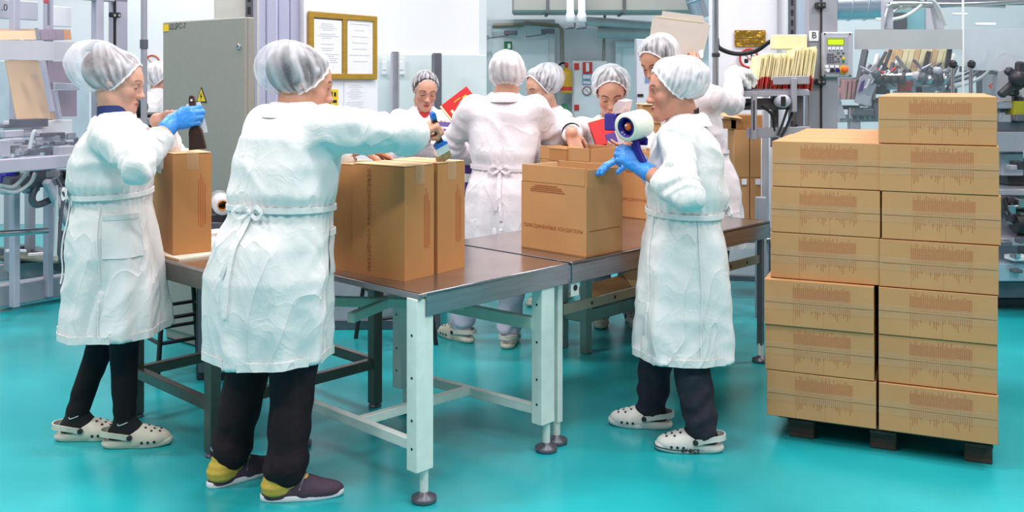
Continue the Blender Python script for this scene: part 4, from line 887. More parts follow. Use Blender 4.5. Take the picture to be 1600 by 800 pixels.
text('lettering', '.0', BLACK, lm.o, LM(7, 12, .01) - lm.l, .055, frame_R((fdir[0], fdir[1], 0), (0, 0, 1)), .0006)
# inner frames
for (px0, px1, m_, off) in ((22, 32, VIO, .5), (75, 84, VIO, .6), (150, 158, ALU, .7)): lpost('inner_post', m_, px0, px1, .05, 2.6, off, .06)
lpost('window_opening', PAPER, 80, 112, zof(95, 42, 1.0), zof(95, 10, 1.0), 1.0, .02); lpost('rear_panel', ALU2, -60, 60, zof(20, 30, 1.0), zof(20, 0, 1.0), 1.0, .03)
lpost('rear_panel', mat('pale_cyan_panel', '#b9ccd6', .4), -60, 140, zof(30, 250, 1.7), zof(30, 95, 1.7), 1.7, .03)
# kraft sheets in the magazine, leaning
n3 = np.array([-fdir[1], fdir[0], 0])
for k in range(5):
    off = .35 + .03 * k
    lm.prism('kraft_sheet', KRAFT_L if k % 2 == 0 else KRAFT, [LM(8 + 2 * k, 94, off + .14), LM(66 + 2 * k, 94, off + .14), LM(80 + 2 * k, 186, off), LM(26 + 2 * k, 186, off)], n3 * .008)
for k in range(6): lm.prism('kraft_sheet', (KRAFT_L, KRAFT, KRAFT_D)[k % 3], [LM(-10 + k, 62, .4 + .03 * k), LM(58 + k, 62, .4 + .03 * k), LM(58 + k, 48 - k * .5, .45 + .03 * k), LM(-10 + k, 48 - k * .5, .45 + .03 * k)], n3 * .008)
dk = mat('mauve_board', '#8a7684', .6, 0, .1, 10)
for k in range(4): lm.prism('board_stack', dk if k < 3 else KRAFT_D, [LM(64 + k * 12, 62, .5), LM(76 + k * 12, 62, .5), LM(74 + k * 12, 46, .55), LM(63 + k * 12, 46, .55)], n3 * .2)
lm.prism('board_stack', dk, [LM(78, 130, .45), LM(118, 130, .45), LM(115, 96, .5), LM(74, 96, .5)], n3 * .15); lm.prism('board_stack', dk, [LM(94, 182, .45), LM(120, 182, .45), LM(120, 141, .5), LM(88, 141, .5)], n3 * .15)
lm.beam('magazine_rail', VIO, LM(66, 94, .3), LM(82, 175, .25), .03, .03); lm.beam('magazine_rail', ALU2, LM(84, 134, .3), LM(124, 136, .3), .03, .04); lm.beam('magazine_rail', VIO, LM(84, 140, .3), LM(92, 186, .28), .04, .03)
lm.beam('clamp_rod', CHROME, LM(56, 44, .3), LM(60, 62, .3), .02, .02); lm.beam('clamp_rod', CHROME, LM(76, 0, .4), LM(76, 40, .4), .015, .015); lm.box('red_lamp', REDP, LM(72, 2, .4), (.03, .03, .03), bev=.008)
lm.box('work_plate', WHITEP, LM(60, 200, .4), (.35, .2, .1), fang); lm.box('slide', MIDM, LM(45, 195, .45), (.45, .2, .02), fang); lm.box('bright_block', PAPER, LM(56, 210, .3), (.06, .05, .07), fang); lm.box('dark_block', DARKM, LM(45, 192, .3), (.2, .1, .05), fang)
for (a, b, w, m_) in (((0, 240), (40, 222), .05, rail), ((15, 245), (50, 226), .03, WHITEP), ((5, 250), (45, 232), .025, MIDM), ((30, 240), (70, 222), .04, ALU), ((50, 236), (100, 232), .04, MIDM), ((70, 215), (110, 216), .05, ALU), ((70, 225), (110, 222), .02, DARKM), ((80, 240), (105, 225), .03, ALU2)):
    lm.beam('slide_rail', m_, LM(*a, .15), LM(*b, .35), w, w * .6)
lm.box('corner_block', ALU2, LM(100, 238, .05), (.1, .08, .08), fang); lm.box('corner_block', ALU2, LM(3, 232, .1), (.06, .08, .1), fang)
# undercarriage: posts, arms, hoses, rollers
for (px0, px1, z1, off, m_) in ((14, 30, 1.0, 1.3, ALU), (46, 56, 1.0, 1.5, ALU2), (78, 86, .9, 1.35, ALU2)): lpost('under_post', m_, px0, px1, .12, z1, off, .07)
lm.box('carriage', MIDM, LM(60, 280, .3), (.5, .25, .08), fang, .01); lm.box('motor', BLUEP, LM(10, 278, .3), (.1, .1, .08), fang, .02); lm.box('motor', MIDM, LM(85, 275, .25), (.15, .12, .07), fang, .015)
arm = lm.beam('swing_arm', ALU, LM(78, 275, .2), LM(112, 352, .25), .085, .06, .012); lm.beam('swing_arm', MIDM, LM(85, 278, .17), LM(116, 350, .22), .03, .03, .008)
lm.tube('bent_lever', MIDM, curve_pts([LM(62, 275, .2), LM(50, 308, .2), LM(58, 320, .2), LM(80, 312, .2)], 14), .022); lm.box('arm_foot', mat('mauve_motor', '#5b4f63', .5), LM(108, 385, .25), (.1, .1, .2), fang, .01)
lm.box('blue_switch', BLUEP, LM(121, 399, .15), (.025, .04, .05), fang, .006)
for pts in ([(0, 290), (20, 292), (36, 278), (42, 268)], [(0, 297), (25, 300), (48, 285), (55, 270)], [(100, 300), (95, 340), (92, 390), (98, 408)], [(88, 290), (88, 350), (86, 400)], [(46, 232), (52, 208), (56, 205)]):
    lm.tube('hose', MATS['pipe_paint'] if pts[0][1] < 298 else MIDM, curve_pts([LM(x, y, .12) for x, y in pts], 16), .012)
lm.tube('cross_tube', CHROME, [LM(-40, 368, .3), LM(74, 360, .3)], .02, 12)
rr = random.Random(4)
for k in range(24):
    x = rr.uniform(0, 110); y = rr.uniform(205, 242); lm.box('slide_block', (ALU, MIDM, ALU2, DARKM, CHROME)[k % 5], LM(x, y, rr.uniform(.12, .5)), (rr.uniform(.04, .14), .05, rr.uniform(.015, .05)), fang + rr.uniform(-.3, .3), .005)
for k in range(16):
    x = rr.uniform(15, 112); y = rr.uniform(270, 300); lm.box('carriage_block', (MIDM, ALU, DARKM, ALU2)[k % 4], LM(x, y, rr.uniform(.15, .4)), (rr.uniform(.04, .12), .06, rr.uniform(.02, .06)), fang, .006)
lm.beam('swing_arm_cover', ALU2, LM(72, 282, .12), LM(104, 345, .16), .05, .05, .01)
for (a, b) in (((10, 392), (40, 392)), ((45, 398), (70, 396))): lm.beam('white_rail', WHITEP, LM(*a, 1.2), LM(*b, 1.2), .03, .02)
# base frame on the floor
def fl(px, py, z): return G(px, py, z)
lm.beam('base_beam', ALU, fl(-40, 468, .1), fl(140, 438, .1), .1, .14, .006); lm.beam('base_beam', ALU, fl(-40, 428, .1), fl(120, 414, .1), .1, .12, .006)
lm.beam('base_beam', MIDM, fl(0, 398, .2), fl(40, 392, .2), .08, .1, .006); lm.beam('base_beam', MIDM, fl(50, 396, .18), fl(140, 425, .14), .1, .1, .006)
lm.beam('base_plate', rail, fl(20, 398, .2), fl(110, 405, .2), .25, .02, .004)
for (x, y) in ((10, 470), (115, 447), (40, 425), (100, 418)): c = fl(x, y, 0); lm.cyl('levelling_foot', MIDM, c, c + (0, 0, .06), .03, 14)
# black conveyor seen past the slim pole
cv = Thing('belt_conveyor', P(232, 0, 7.0) * (1, 1, 0), 'grey belt conveyor seen between pole and cabinet', 'conveyor')
cv.box('belt', BLACK, P(232, 180, 7.0), (.55, .4, .03)); cv.box('side_frame', ALU, P(232, 190, 6.78), (.55, .03, .05)); cv.box('side_frame', DARKM, P(232, 196, 6.8), (.55, .03, .05))
for px in (200, 262): c = P(px, 0, 6.9); cv.box('leg', ALU, (c[0], 6.9, P(0, 200, 6.9)[2] / 2), (.05, .05, P(0, 200, 6.9)[2]))
c = P(210, 168, 6.8); cv.lathe('end_roller', BLACK, c, (0, -1, 0), [(0, .05), (.05, .05), (.06, .03), (.06, -.1), (0, -.1)], 20)
# ------------------------------------------------------------------ people: smooth implicit surfaces meshed in numpy
def unit(v): v = np.array(v, float); return v / (np.linalg.norm(v) + 1e-12)
def smin(a, b, k):
    if k <= 0: return np.minimum(a, b)
    h = np.clip(.5 + .5 * (b - a) / k, 0, 1); return b + (a - b) * h - k * h * (1 - h)
class SDF:
    def __init__(s): s.p = []
    def _add(s, fn, lo, hi, k, op): s.p.append((fn, np.array(lo), np.array(hi), k, op)); return s
    def cap(s, a, b, ra, rb=None, k=.02, op=0):
        a = np.array(a, float); b = np.array(b, float); rb = ra if rb is None else rb; d = b - a; L2 = max(d @ d, 1e-9)
        def fn(p):
            q = p - a; t = np.clip(q @ d / L2, 0, 1); return np.linalg.norm(q - t[:, None] * d, axis=1) - (ra + (rb - ra) * t)
        r = max(ra, rb); return s._add(fn, np.minimum(a, b) - r, np.maximum(a, b) + r, k, op)
    def ell(s, c, r, R=None, k=.02, op=0):
        c = np.array(c, float); r = np.array(r, float); Rt = np.eye(3) if R is None else np.array(R)
        def fn(p):
            q = (p - c) @ Rt; k0 = np.linalg.norm(q / r, axis=1); k1 = np.linalg.norm(q / (r * r), axis=1); return k0 * (k0 - 1) / np.maximum(k1, 1e-9)
        e = np.abs(Rt) @ r; return s._add(fn, c - e, c + e, k, op)
    def loft(s, keys, o, ri, fw, k=.03, ex=2.3, op=0):
        keys = np.array(keys, float); z, cx, cy, rx, ry = keys.T; o = np.array(o, float)
        def fn(p):
            q = p - o; x = q @ ri; y = q @ fw; zz = q[:, 2]
            X = np.interp(zz, z, cx); Y = np.interp(zz, z, cy); A = np.interp(zz, z, rx); B = np.interp(zz, z, ry)
            m = (np.abs((x - X) / A) ** ex + np.abs((y - Y) / B) ** ex) ** (1 / ex)
            return np.maximum((m - 1) * np.minimum(A, B), np.maximum(z[0] - zz, zz - z[-1]))
        R_ = max(rx.max() + np.abs(cx).max(), ry.max() + np.abs(cy).max()) * 1.05
        return s._add(fn, o + (-R_ * 1.2, -R_ * 1.2, z[0]), o + (R_ * 1.2, R_ * 1.2, z[-1]), k, op)
    def half(s, n, d, lo, hi, k=.004):
        """cut away the side where n.p > d"""
        n = np.array(n, float); return s._add(lambda p: -(p @ n - d), lo, hi, k, 1)
    def __call__(s, P_, cap_):
        d = np.full(len(P_), cap_)
        for fn, lo, hi, k, op in s.p:
            idx = np.nonzero(np.all((P_ > lo - cap_) & (P_ < hi + cap_), axis=1))[0]
            if not len(idx): continue
            v = fn(P_[idx]); d[idx] = smin(d[idx], v, k) if op == 0 else -smin(-d[idx], v, k)
        return d
    def bounds(s):
        q = [x for x in s.p if x[4] == 0]; return np.min([x[1] for x in q], 0), np.max([x[2] for x in q], 0)
    def mesh(s, h, lo=None, hi=None):
        if lo is None: lo, hi = s.bounds(); lo = lo - 3 * h; hi = hi + 3 * h
        lo = np.array(lo, float); hi = np.array(hi, float); C = 4
        nb = np.ceil((hi - lo) / (h * C)).astype(int); n = nb * C + 1; cap_ = h * C * 1.8 + .01
        gx = [lo[i] + h * C * (np.arange(nb[i]) + .5) for i in range(3)]
        ctr = np.stack(np.meshgrid(*gx, indexing='ij'), -1).reshape(-1, 3); dc = s(ctr, cap_)
        act = np.nonzero(np.abs(dc) < h * C * .95 + .004)[0]
        V = np.repeat(np.repeat(np.repeat(np.where(dc < 0, -1., 1.).reshape(nb), C, 0), C, 1), C, 2)
        V = np.pad(V, ((0, 1),) * 3, mode='edge').astype(np.float32)
        bi = np.stack(np.unravel_index(act, nb), 1) * C; off = np.stack(np.meshgrid(*[np.arange(C + 1)] * 3, indexing='ij'), -1).reshape(-1, 3)
        gi = (bi[:, None, :] + off[None]).reshape(-1, 3); lin_ = np.unique(np.ravel_multi_index(gi.T, n)); gi = np.stack(np.unravel_index(lin_, n), 1)
        V.reshape(-1)[lin_] = s(lo + gi * h, cap_)
        ins = V < 0; cnt = sum(ins[a:n[0] - 1 + a, b:n[1] - 1 + b, c:n[2] - 1 + c].astype(np.int8) for a in (0, 1) for b in (0, 1) for c in (0, 1))
        cells = np.stack(np.nonzero((cnt > 0) & (cnt < 8)), 1); idm = np.full(n - 1, -1, np.int64); idm[tuple(cells.T)] = np.arange(len(cells))
        acc = np.zeros((len(cells), 3)); num = np.zeros(len(cells))
        for ax in range(3):
            o1, o2 = [i for i in range(3) if i != ax]
            for a in (0, 1):
                for b in (0, 1):
                    c0 = cells.copy(); c0[:, o1] += a; c0[:, o2] += b; c1 = c0.copy(); c1[:, ax] += 1
                    v0 = V[tuple(c0.T)]; v1 = V[tuple(c1.T)]; m = (v0 < 0) != (v1 < 0); t = np.where(m, v0 / np.where(m, v0 - v1, 1), 0)
                    p = c0.astype(float); p[:, ax] += t; acc += p * m[:, None]; num += m
        verts = lo + acc / num[:, None] * h; faces = []
        for ax in range(3):
            o1, o2 = [(1, 2), (2, 0), (0, 1)][ax]
            sl0 = [slice(None)] * 3; sl1 = [slice(None)] * 3; sl0[ax] = slice(0, n[ax] - 1); sl1[ax] = slice(1, n[ax])
            e = np.stack(np.nonzero(ins[tuple(sl0)] != ins[tuple(sl1)]), 1)
            e = e[(e[:, o1] > 0) & (e[:, o2] > 0) & (e[:, o1] < n[o1] - 1) & (e[:, o2] < n[o2] - 1)]
            if not len(e): continue
            fl_ = ins[tuple(e.T)]; q = []
            for (a, b) in ((0, 0), (-1, 0), (-1, -1), (0, -1)):
                c = e.copy(); c[:, o1] += a; c[:, o2] += b; q.append(idm[tuple(c.T)])
            q = np.stack(q, 1); q[~fl_] = q[~fl_][:, ::-1]; faces.append(q)
        return verts, np.concatenate(faces)
def vnormals(v, f):
    n = np.cross(v[f[:, 2]] - v[f[:, 0]], v[f[:, 3]] - v[f[:, 1]]); out = np.zeros_like(v)
    for i in range(4): np.add.at(out, f[:, i], n)
    return out / (np.linalg.norm(out, axis=1, keepdims=True) + 1e-12)
def vnoise(p, seed=0):
    i = np.floor(p).astype(np.int64); f = p - i; f = f * f * (3 - 2 * f); out = np.zeros(len(p))
    for a in (0, 1):
        for b in (0, 1):
            for c in (0, 1):
                h = ((i[:, 0] + a) * 73856093 ^ (i[:, 1] + b) * 19349663 ^ (i[:, 2] + c) * 83492791 ^ seed * 2654435761) & 0x7fffffff
                h = (h * 1103515245 + 12345) & 0x7fffffff; h = (h >> 8) % 10007 / 10007.
                out += h * np.where(a, f[:, 0], 1 - f[:, 0]) * np.where(b, f[:, 1], 1 - f[:, 1]) * np.where(c, f[:, 2], 1 - f[:, 2])
    return out * 2 - 1
def np_obj(name, v, f, m, parent=None, smooth=True):
    me = bpy.data.meshes.new(name); f = np.asarray(f); me.vertices.add(len(v)); me.vertices.foreach_set('co', np.asarray(v, np.float32).ravel())
    k = f.shape[1]; me.loops.add(f.size); me.loops.foreach_set('vertex_index', f.astype(np.int32).ravel()); me.polygons.add(len(f))
    me.polygons.foreach_set('loop_start', np.arange(0, f.size, k, dtype=np.int32)); me.polygons.foreach_set('loop_total', np.full(len(f), k, np.int32))
    me.polygons.foreach_set('use_smooth', np.full(len(f), smooth)); me.update(calc_edges=True); me.validate(); me.materials.append(m)
    return link(bpy.data.objects.new(name, me), parent)

# materials of people
def skin_mat():
    m = bpy.data.materials.new('skin'); m.use_nodes = True; nt = m.node_tree; b = nt.nodes['Principled BSDF']
    at = nt.nodes.new('ShaderNodeAttribute'); at.attribute_name = 'Tone'; nz = nt.nodes.new('ShaderNodeTexNoise'); nz.inputs['Scale'].default_value = 45
    mx = nt.nodes.new('ShaderNodeMix'); mx.data_type = 'RGBA'; mx.blend_type = 'MULTIPLY'; mx.inputs[0].default_value = .16
    nt.links.new(at.outputs['Color'], mx.inputs[6]); nt.links.new(nz.outputs['Color'], mx.inputs[7]); nt.links.new(mx.outputs[2], b.inputs['Base Color'])
    b.inputs['Roughness'].default_value = .5; b.inputs['Subsurface Weight'].default_value = .12; b.inputs['Subsurface Radius'].default_value = (.012, .005, .003); b.inputs['Subsurface Scale'].default_value = .5
    return m
SKIN = skin_mat()
def cotton(name, col):
    """woven cotton with sharp crease relief"""
    m = bpy.data.materials.new(name); m.use_nodes = True; nt = m.node_tree; b = nt.nodes['Principled BSDF']; L = nt.links
    b.inputs['Base Color'].default_value = lin(col) + (1,); b.inputs['Roughness'].default_value = .85; b.inputs['Specular IOR Level'].default_value = .15
    tc = nt.nodes.new('ShaderNodeTexCoord'); prev = None
    for sc_, st_, dist, stre, dis in ((3.2, (1, 1, .55), 1.2, .58, .036), (8., (1, 1, .8), 1.6, .24, .011), (24., (1, 1, 1), .6, .16, .005)):
        mp = nt.nodes.new('ShaderNodeMapping'); mp.inputs['Scale'].default_value = st_; mp.inputs['Rotation'].default_value = (.35, .25, .4); L.new(tc.outputs['Object'], mp.inputs[0])
        nz = nt.nodes.new('ShaderNodeTexNoise'); nz.inputs['Scale'].default_value = sc_; nz.inputs['Detail'].default_value = 2.5; nz.inputs['Distortion'].default_value = dist; L.new(mp.outputs[0], nz.inputs['Vector'])
        a1 = nt.nodes.new('ShaderNodeMath'); a1.operation = 'SUBTRACT'; L.new(nz.outputs[0], a1.inputs[0]); a1.inputs[1].default_value = .5
        a2 = nt.nodes.new('ShaderNodeMath'); a2.operation = 'ABSOLUTE'; L.new(a1.outputs[0], a2.inputs[0])
        a3 = nt.nodes.new('ShaderNodeMath'); a3.operation = 'POWER'; L.new(a2.outputs[0], a3.inputs[0]); a3.inputs[1].default_value = .6
        bp = nt.nodes.new('ShaderNodeBump'); bp.inputs['Strength'].default_value = stre; bp.inputs['Distance'].default_value = dis; bp.invert = True; L.new(a3.outputs[0], bp.inputs['Height'])
        if prev: L.new(prev.outputs[0], bp.inputs['Normal'])
        prev = bp
    L.new(prev.outputs[0], b.inputs['Normal']); MATS[name] = m; return m
COATW = cotton('cotton_white', '#e7e4e4'); COATL = cotton('cotton_lavender_white', '#e8dfe6'); COATS = cotton('cotton_plain_white', '#e8e4e7')
TROU = mat('brown_black_jersey', '#2c2126', .85, 0, .15, 30, bump=.25, bscale=40, spec=.2)
LEGG = mat('black_leggings', '#221d22', .8, 0, .12, 30, bump=.12, bscale=50, spec=.2)
NAVYT = mat('slate_trousers', '#34313c', .85, 0, .2, 14, bump=.3, bscale=30, spec=.2)
WTROU = mat('pale_trousers', '#c9c6d8', .8, 0, .06, 12, bump=.25, bscale=30)
NAVY = mat('navy_cloth', '#1e2f6b', .8, 0, .1, 20, bump=.2, bscale=60)
BLACKC = mat('black_cloth', '#17161b', .8, 0, .1, 20)
REDC = mat('red_cloth', '#b3262b', .75, 0, .1, 20)
GLOVEB = mat('blue_nitrile', '#3f92e6', .35, 0, .06, 25, bump=.25, bscale=70)
GLOVEW = mat('white_cotton_glove', '#e9e9e6', .8, 0, .04, 25, bump=.25, bscale=70)
CROC = mat('cream_clog', '#d9d2c1', .5, 0, .08, 25)
CROCW = mat('white_clog', '#dedbd6', .5, 0, .08, 25)
CROCD = mat('clog_dark_trim', '#2c2a30', .5)
HAIRD = mat('dark_brown_hair', '#3a2b2c', .55, 0, .3, 60, bump=.5, bscale=120)
HAIRB = mat('black_hair', '#201a20', .5, 0, .3, 60, bump=.5, bscale=120)
HAIRG = mat('ash_hair', '#7a6a68', .6, 0, .3, 60, bump=.5, bscale=120)
EYEW = mat('eye_white', '#e8e2de', .3); IRIS = mat('iris_dark', '#2a1c18', .2); LASH = mat('lash_dark', '#2b1e1c', .7)
def net_mat(name, col, a0, a1):
    """gauze: denser where the pleats double up"""
    m = mat_clear(name, col, .5, .6); nt = m.node_tree; at = nt.nodes.new('ShaderNodeAttribute'); at.attribute_name = 'Pleat'
    mr = nt.nodes.new('ShaderNodeMapRange'); mr.inputs[3].default_value = a0; mr.inputs[4].default_value = a1; nt.links.new(at.outputs['Fac'], mr.inputs[0])
    mx = next(n for n in nt.nodes if n.type == 'MIX_SHADER'); nt.links.new(mr.outputs[0], mx.inputs[0]); return m
NET = net_mat('hair_net', '#f1eff6', .12, .62)
NETO = net_mat('hair_net_dense', '#f9f1f6', .5, .95)
BANDM = mat('net_elastic', '#f3f0f6', .8)

def hand(S, wrist, fdir, palm, side, curls, thumb=(1., .5), sc=1., inf=0., spread=.08):
    """palm and five fingers; curls = bend of each finger (index..little); side +1 right hand, -1 left hand"""
    y = unit(fdir); n = np.array(palm, float); n = unit(n - y * (n @ y)); x = np.cross(y, n) * side     # x points to the thumb side
    def L(a, b, c=0.): return np.array(wrist) + (x * a + y * b + n * c) * sc
    kn = [(.0285, .088), (.0095, .093), (-.0105, .088), (-.029, .078)]; ln = [(.044, .026, .021), (.048, .029, .022), (.044, .027, .021), (.034, .021, .018)]
    tips = []
    for i, (kx, ky) in enumerate(kn):
        S.cap(L(kx * .55, .0), L(kx, ky), .0135 * sc + inf, .0108 * sc + inf, .014 * sc)
        p = L(kx, ky); ang = 0; sp = (1.5 - i) * spread; c = curls[i]; c = c if hasattr(c, '__len__') else (c, c * 1.1, c * .8)
        for j in range(3):
            ang += c[j]; d = unit(y * math.cos(ang) + n * math.sin(ang) + x * sp * math.cos(ang)); q = p + d * ln[i][j] * sc
            r0, r1 = ((.0098, .0088), (.0088, .0082), (.0082, .0068))[j]
            S.cap(p, q, r0 * sc * (.9 if i == 3 else 1) + inf, r1 * sc * (.9 if i == 3 else 1) + inf, .005 * sc); p = q
        tips.append(p)
    S.ell(L(0, .05, .004), np.array([.038, .048, .016]) * sc + inf, np.stack([x, y, n], 1), .012 * sc)
    t0 = L(.02, .018, .006); d1 = unit(x * .8 * thumb[0] + y * .75 + n * thumb[1] * .7); t1 = t0 + d1 * .042 * sc
    d2 = unit(x * .35 * thumb[0] + y * 1. + n * thumb[1]); t2 = t1 + d2 * .033 * sc; d3 = unit(x * .05 + y * .9 + n * thumb[1] * 1.2); t3 = t2 + d3 * .025 * sc
    S.cap(t0, t1, .0155 * sc + inf, .0125 * sc + inf, .012 * sc); S.cap(t1, t2, .0118 * sc + inf, .0105 * sc + inf, .006 * sc); S.cap(t2, t3, .0105 * sc + inf, .0082 * sc + inf, .005 * sc)
    return dict(L=L, x=x, y=y, n=n, tips=tips + [t3])
def head(S, o, Rm, sc, lids=True):
    """skull, face, ears; Rm columns right, forward, up; origin at eye level"""
    def L(x, y, z): return o + Rm @ (np.array([x, y, z]) * sc)
    E = lambda c, r, k=.02, op=0: S.ell(L(*c), np.array(r) * sc, Rm, k * sc, op)
    Cp = lambda a, b, ra, rb, k=.015, op=0: S.cap(L(*a), L(*b), ra * sc, rb * sc, k * sc, op)
    E((0, -.018, .042), (.074, .094, .082)); E((0, .02, -.03), (.057, .067, .085), .03); E((0, .04, .03), (.06, .05, .05), .03)
    Cp((-.045, -.0, -.068), (-.01, .068, -.1), .016, .014, .035); Cp((.045, -.0, -.068), (.01, .068, -.1), .016, .014, .035)
    E((0, .076, -.103), (.022, .018, .018), .02); E((0, .068, -.07), (.03, .024, .03), .025)
    for s_ in (-1, 1):
        E((s_ * .036, .058, -.03), (.025, .024, .026), .025); Cp((s_ * .012, .084, .018), (s_ * .045, .068, .02), .011, .009, .018)
        E((s_ * .032, .093, .001), (.016, .014, .0115), .012, 1); E((s_ * .0315, .0735, .0005), (.0148, .0135, .0125), .004)
        E((s_ * .0115, .099, -.037), (.0085, .011, .0075), .008); E((s_ * .073, -.012, .0), (.006, .015, .022), .006)
    Cp((0, .087, .012), (0, .104, -.03), .0075, .0105, .014); E((0, .107, -.033), (.0105, .0105, .009), .008)
    E((0, .092, -.0635), (.021, .0085, .0055), .006); E((0, .0905, -.0735), (.018, .009, .006), .006); Cp((-.02, .0945, -.0685), (.02, .0945, -.0685), .0018, .0018, .004, 1)
def tone(v, o, Rm, sc, base, lip, brow, headr=.16):
    """natural colour of skin, lips and brows"""
    q = (v - o) @ Rm / sc; x, y, z = np.abs(q[:, 0]), q[:, 1], q[:, 2]; c = np.tile(np.array(lin(base)), (len(v), 1)); near = np.linalg.norm(q, axis=1) < headr
    def mixc(mask, col): m = (mask * near)[:, None]; return c * (1 - m) + np.array(lin(col)) * m
    sm = lambda t: np.clip(t, 0, 1)
    c = mixc(.35 * sm(1.6 - np.hypot((x - .038) / .02, (z + .032) / .017)) * (y > .03), lip)
    c = mixc(sm(2.2 * (1.25 - np.hypot(x / .021, (z + .0685) / .0095))) * (y > .075), lip)
    c = mixc(.9 * sm(2.5 * (1.15 - np.abs(z - (.0235 + .006 * np.sin((x - .012) / .04 * 3.1))) / .0042)) * (x > .012) * (x < .052) * (y > .04), brow)
    return c
def bonnet_surf(Rm, o, sc, rad, tilt, fmax, wr, slouch, seed, nu=110, nv=44, c0=(0, -.016, .034), crum=.05):
    A = unit((0, -math.sin(tilt), math.cos(tilt))); B = unit((0, math.cos(tilt), math.sin(tilt))); X = np.array([1., 0, 0])
    u = np.linspace(0, 2 * math.pi, nu, endpoint=False); t = np.linspace(.0, 1, nv); U, Tt = np.meshgrid(u, t, indexing='ij')
    fm = np.radians(fmax[0] + (fmax[1] - fmax[0]) * (1 - np.cos(U)) / 2 + fmax[2] * np.sin(U) ** 2); ph = Tt * fm
    d = np.cos(ph)[..., None] * A + np.sin(ph)[..., None] * (np.cos(U)[..., None] * B + np.sin(U)[..., None] * X)
    r = 1 / np.sqrt(((d / np.array(rad)) ** 2).sum(-1)); r = r + slouch * np.maximum(0, d @ unit((0, -.95, .15))) ** 2
    p = d.reshape(-1, 3)
    pm = np.stack([np.cos(U) * 4.2, np.sin(U) * 4.2, Tt * 2.2], -1).reshape(-1, 3); pn_ = np.stack([np.cos(U) * 9, np.sin(U) * 9, Tt * 3.], -1).reshape(-1, 3)
    w1 = .5 * vnoise(p * 4.5 + seed, seed).reshape(r.shape) + .7 * vnoise(pm + seed, seed + 4).reshape(r.shape) * np.clip(Tt * 3, 0, 1); w2 = vnoise(pn_ + seed * 3, seed + 1).reshape(r.shape) * np.clip(Tt * 3, 0, 1)
    rim = np.clip((Tt - .8) / .2, 0, 1); gath = np.clip((Tt - .2) / .8, 0, 1)
    r = r * (1 + wr * (crum * w1 * (1 - rim) + crum * .5 * (1 - 2 * np.abs(w2)) * (1 - .5 * rim) + .03 * gath * np.sin(U * 23 + 3 * w1) + .016 * gath * np.sin(U * 43 + 5 * w2) + .03 * w2))
    r = r * (1 - .09 * np.clip((Tt - .78) / .17, 0, 1) ** 1.5 * (1 if wr else 0))
    q = np.array(c0) + d * r[..., None]; v = (o + (q.reshape(-1, 3) * sc) @ Rm.T)
    f = [(i * nv + j, ((i + 1) % nu) * nv + j, ((i + 1) % nu) * nv + j + 1, i * nv + j + 1) for i in range(nu) for j in range(nv - 1)]
    ple = np.clip(.5 + .32 * np.sin(U * 23 + 3 * w1) * gath + .45 * w2 + .5 * w1 + .25 * rim, 0, 1); bonnet_surf.pleat = ple.reshape(-1)
    return v, np.array(f), v.reshape(nu, nv, 3)[:, -1]
def ribbon(mb, pts, nrm, w, th=.003):
    """flat strap along pts; nrm = outward normals"""
    pts = [np.array(p, float) for p in pts]; m = len(pts); vs_ = []
    for i in range(m):
        t = unit(pts[min(i + 1, m - 1)] - pts[max(i - 1, 0)]); n = np.array(nrm[i], float); s_ = unit(np.cross(t, n)); n = unit(np.cross(s_, t))
        for a, b in ((-1, 0), (1, 0), (1, 1), (-1, 1)): vs_.append(pts[i] + s_ * w / 2 * a + n * th * b)
    fs = [(i * 4 + k, i * 4 + (k + 1) % 4, (i + 1) * 4 + (k + 1) % 4, (i + 1) * 4 + k) for i in range(m - 1) for k in range(4)]
    fs += [(3, 2, 1, 0), tuple((m - 1) * 4 + k for k in range(4))]; mb.add(vs_, fs, False)
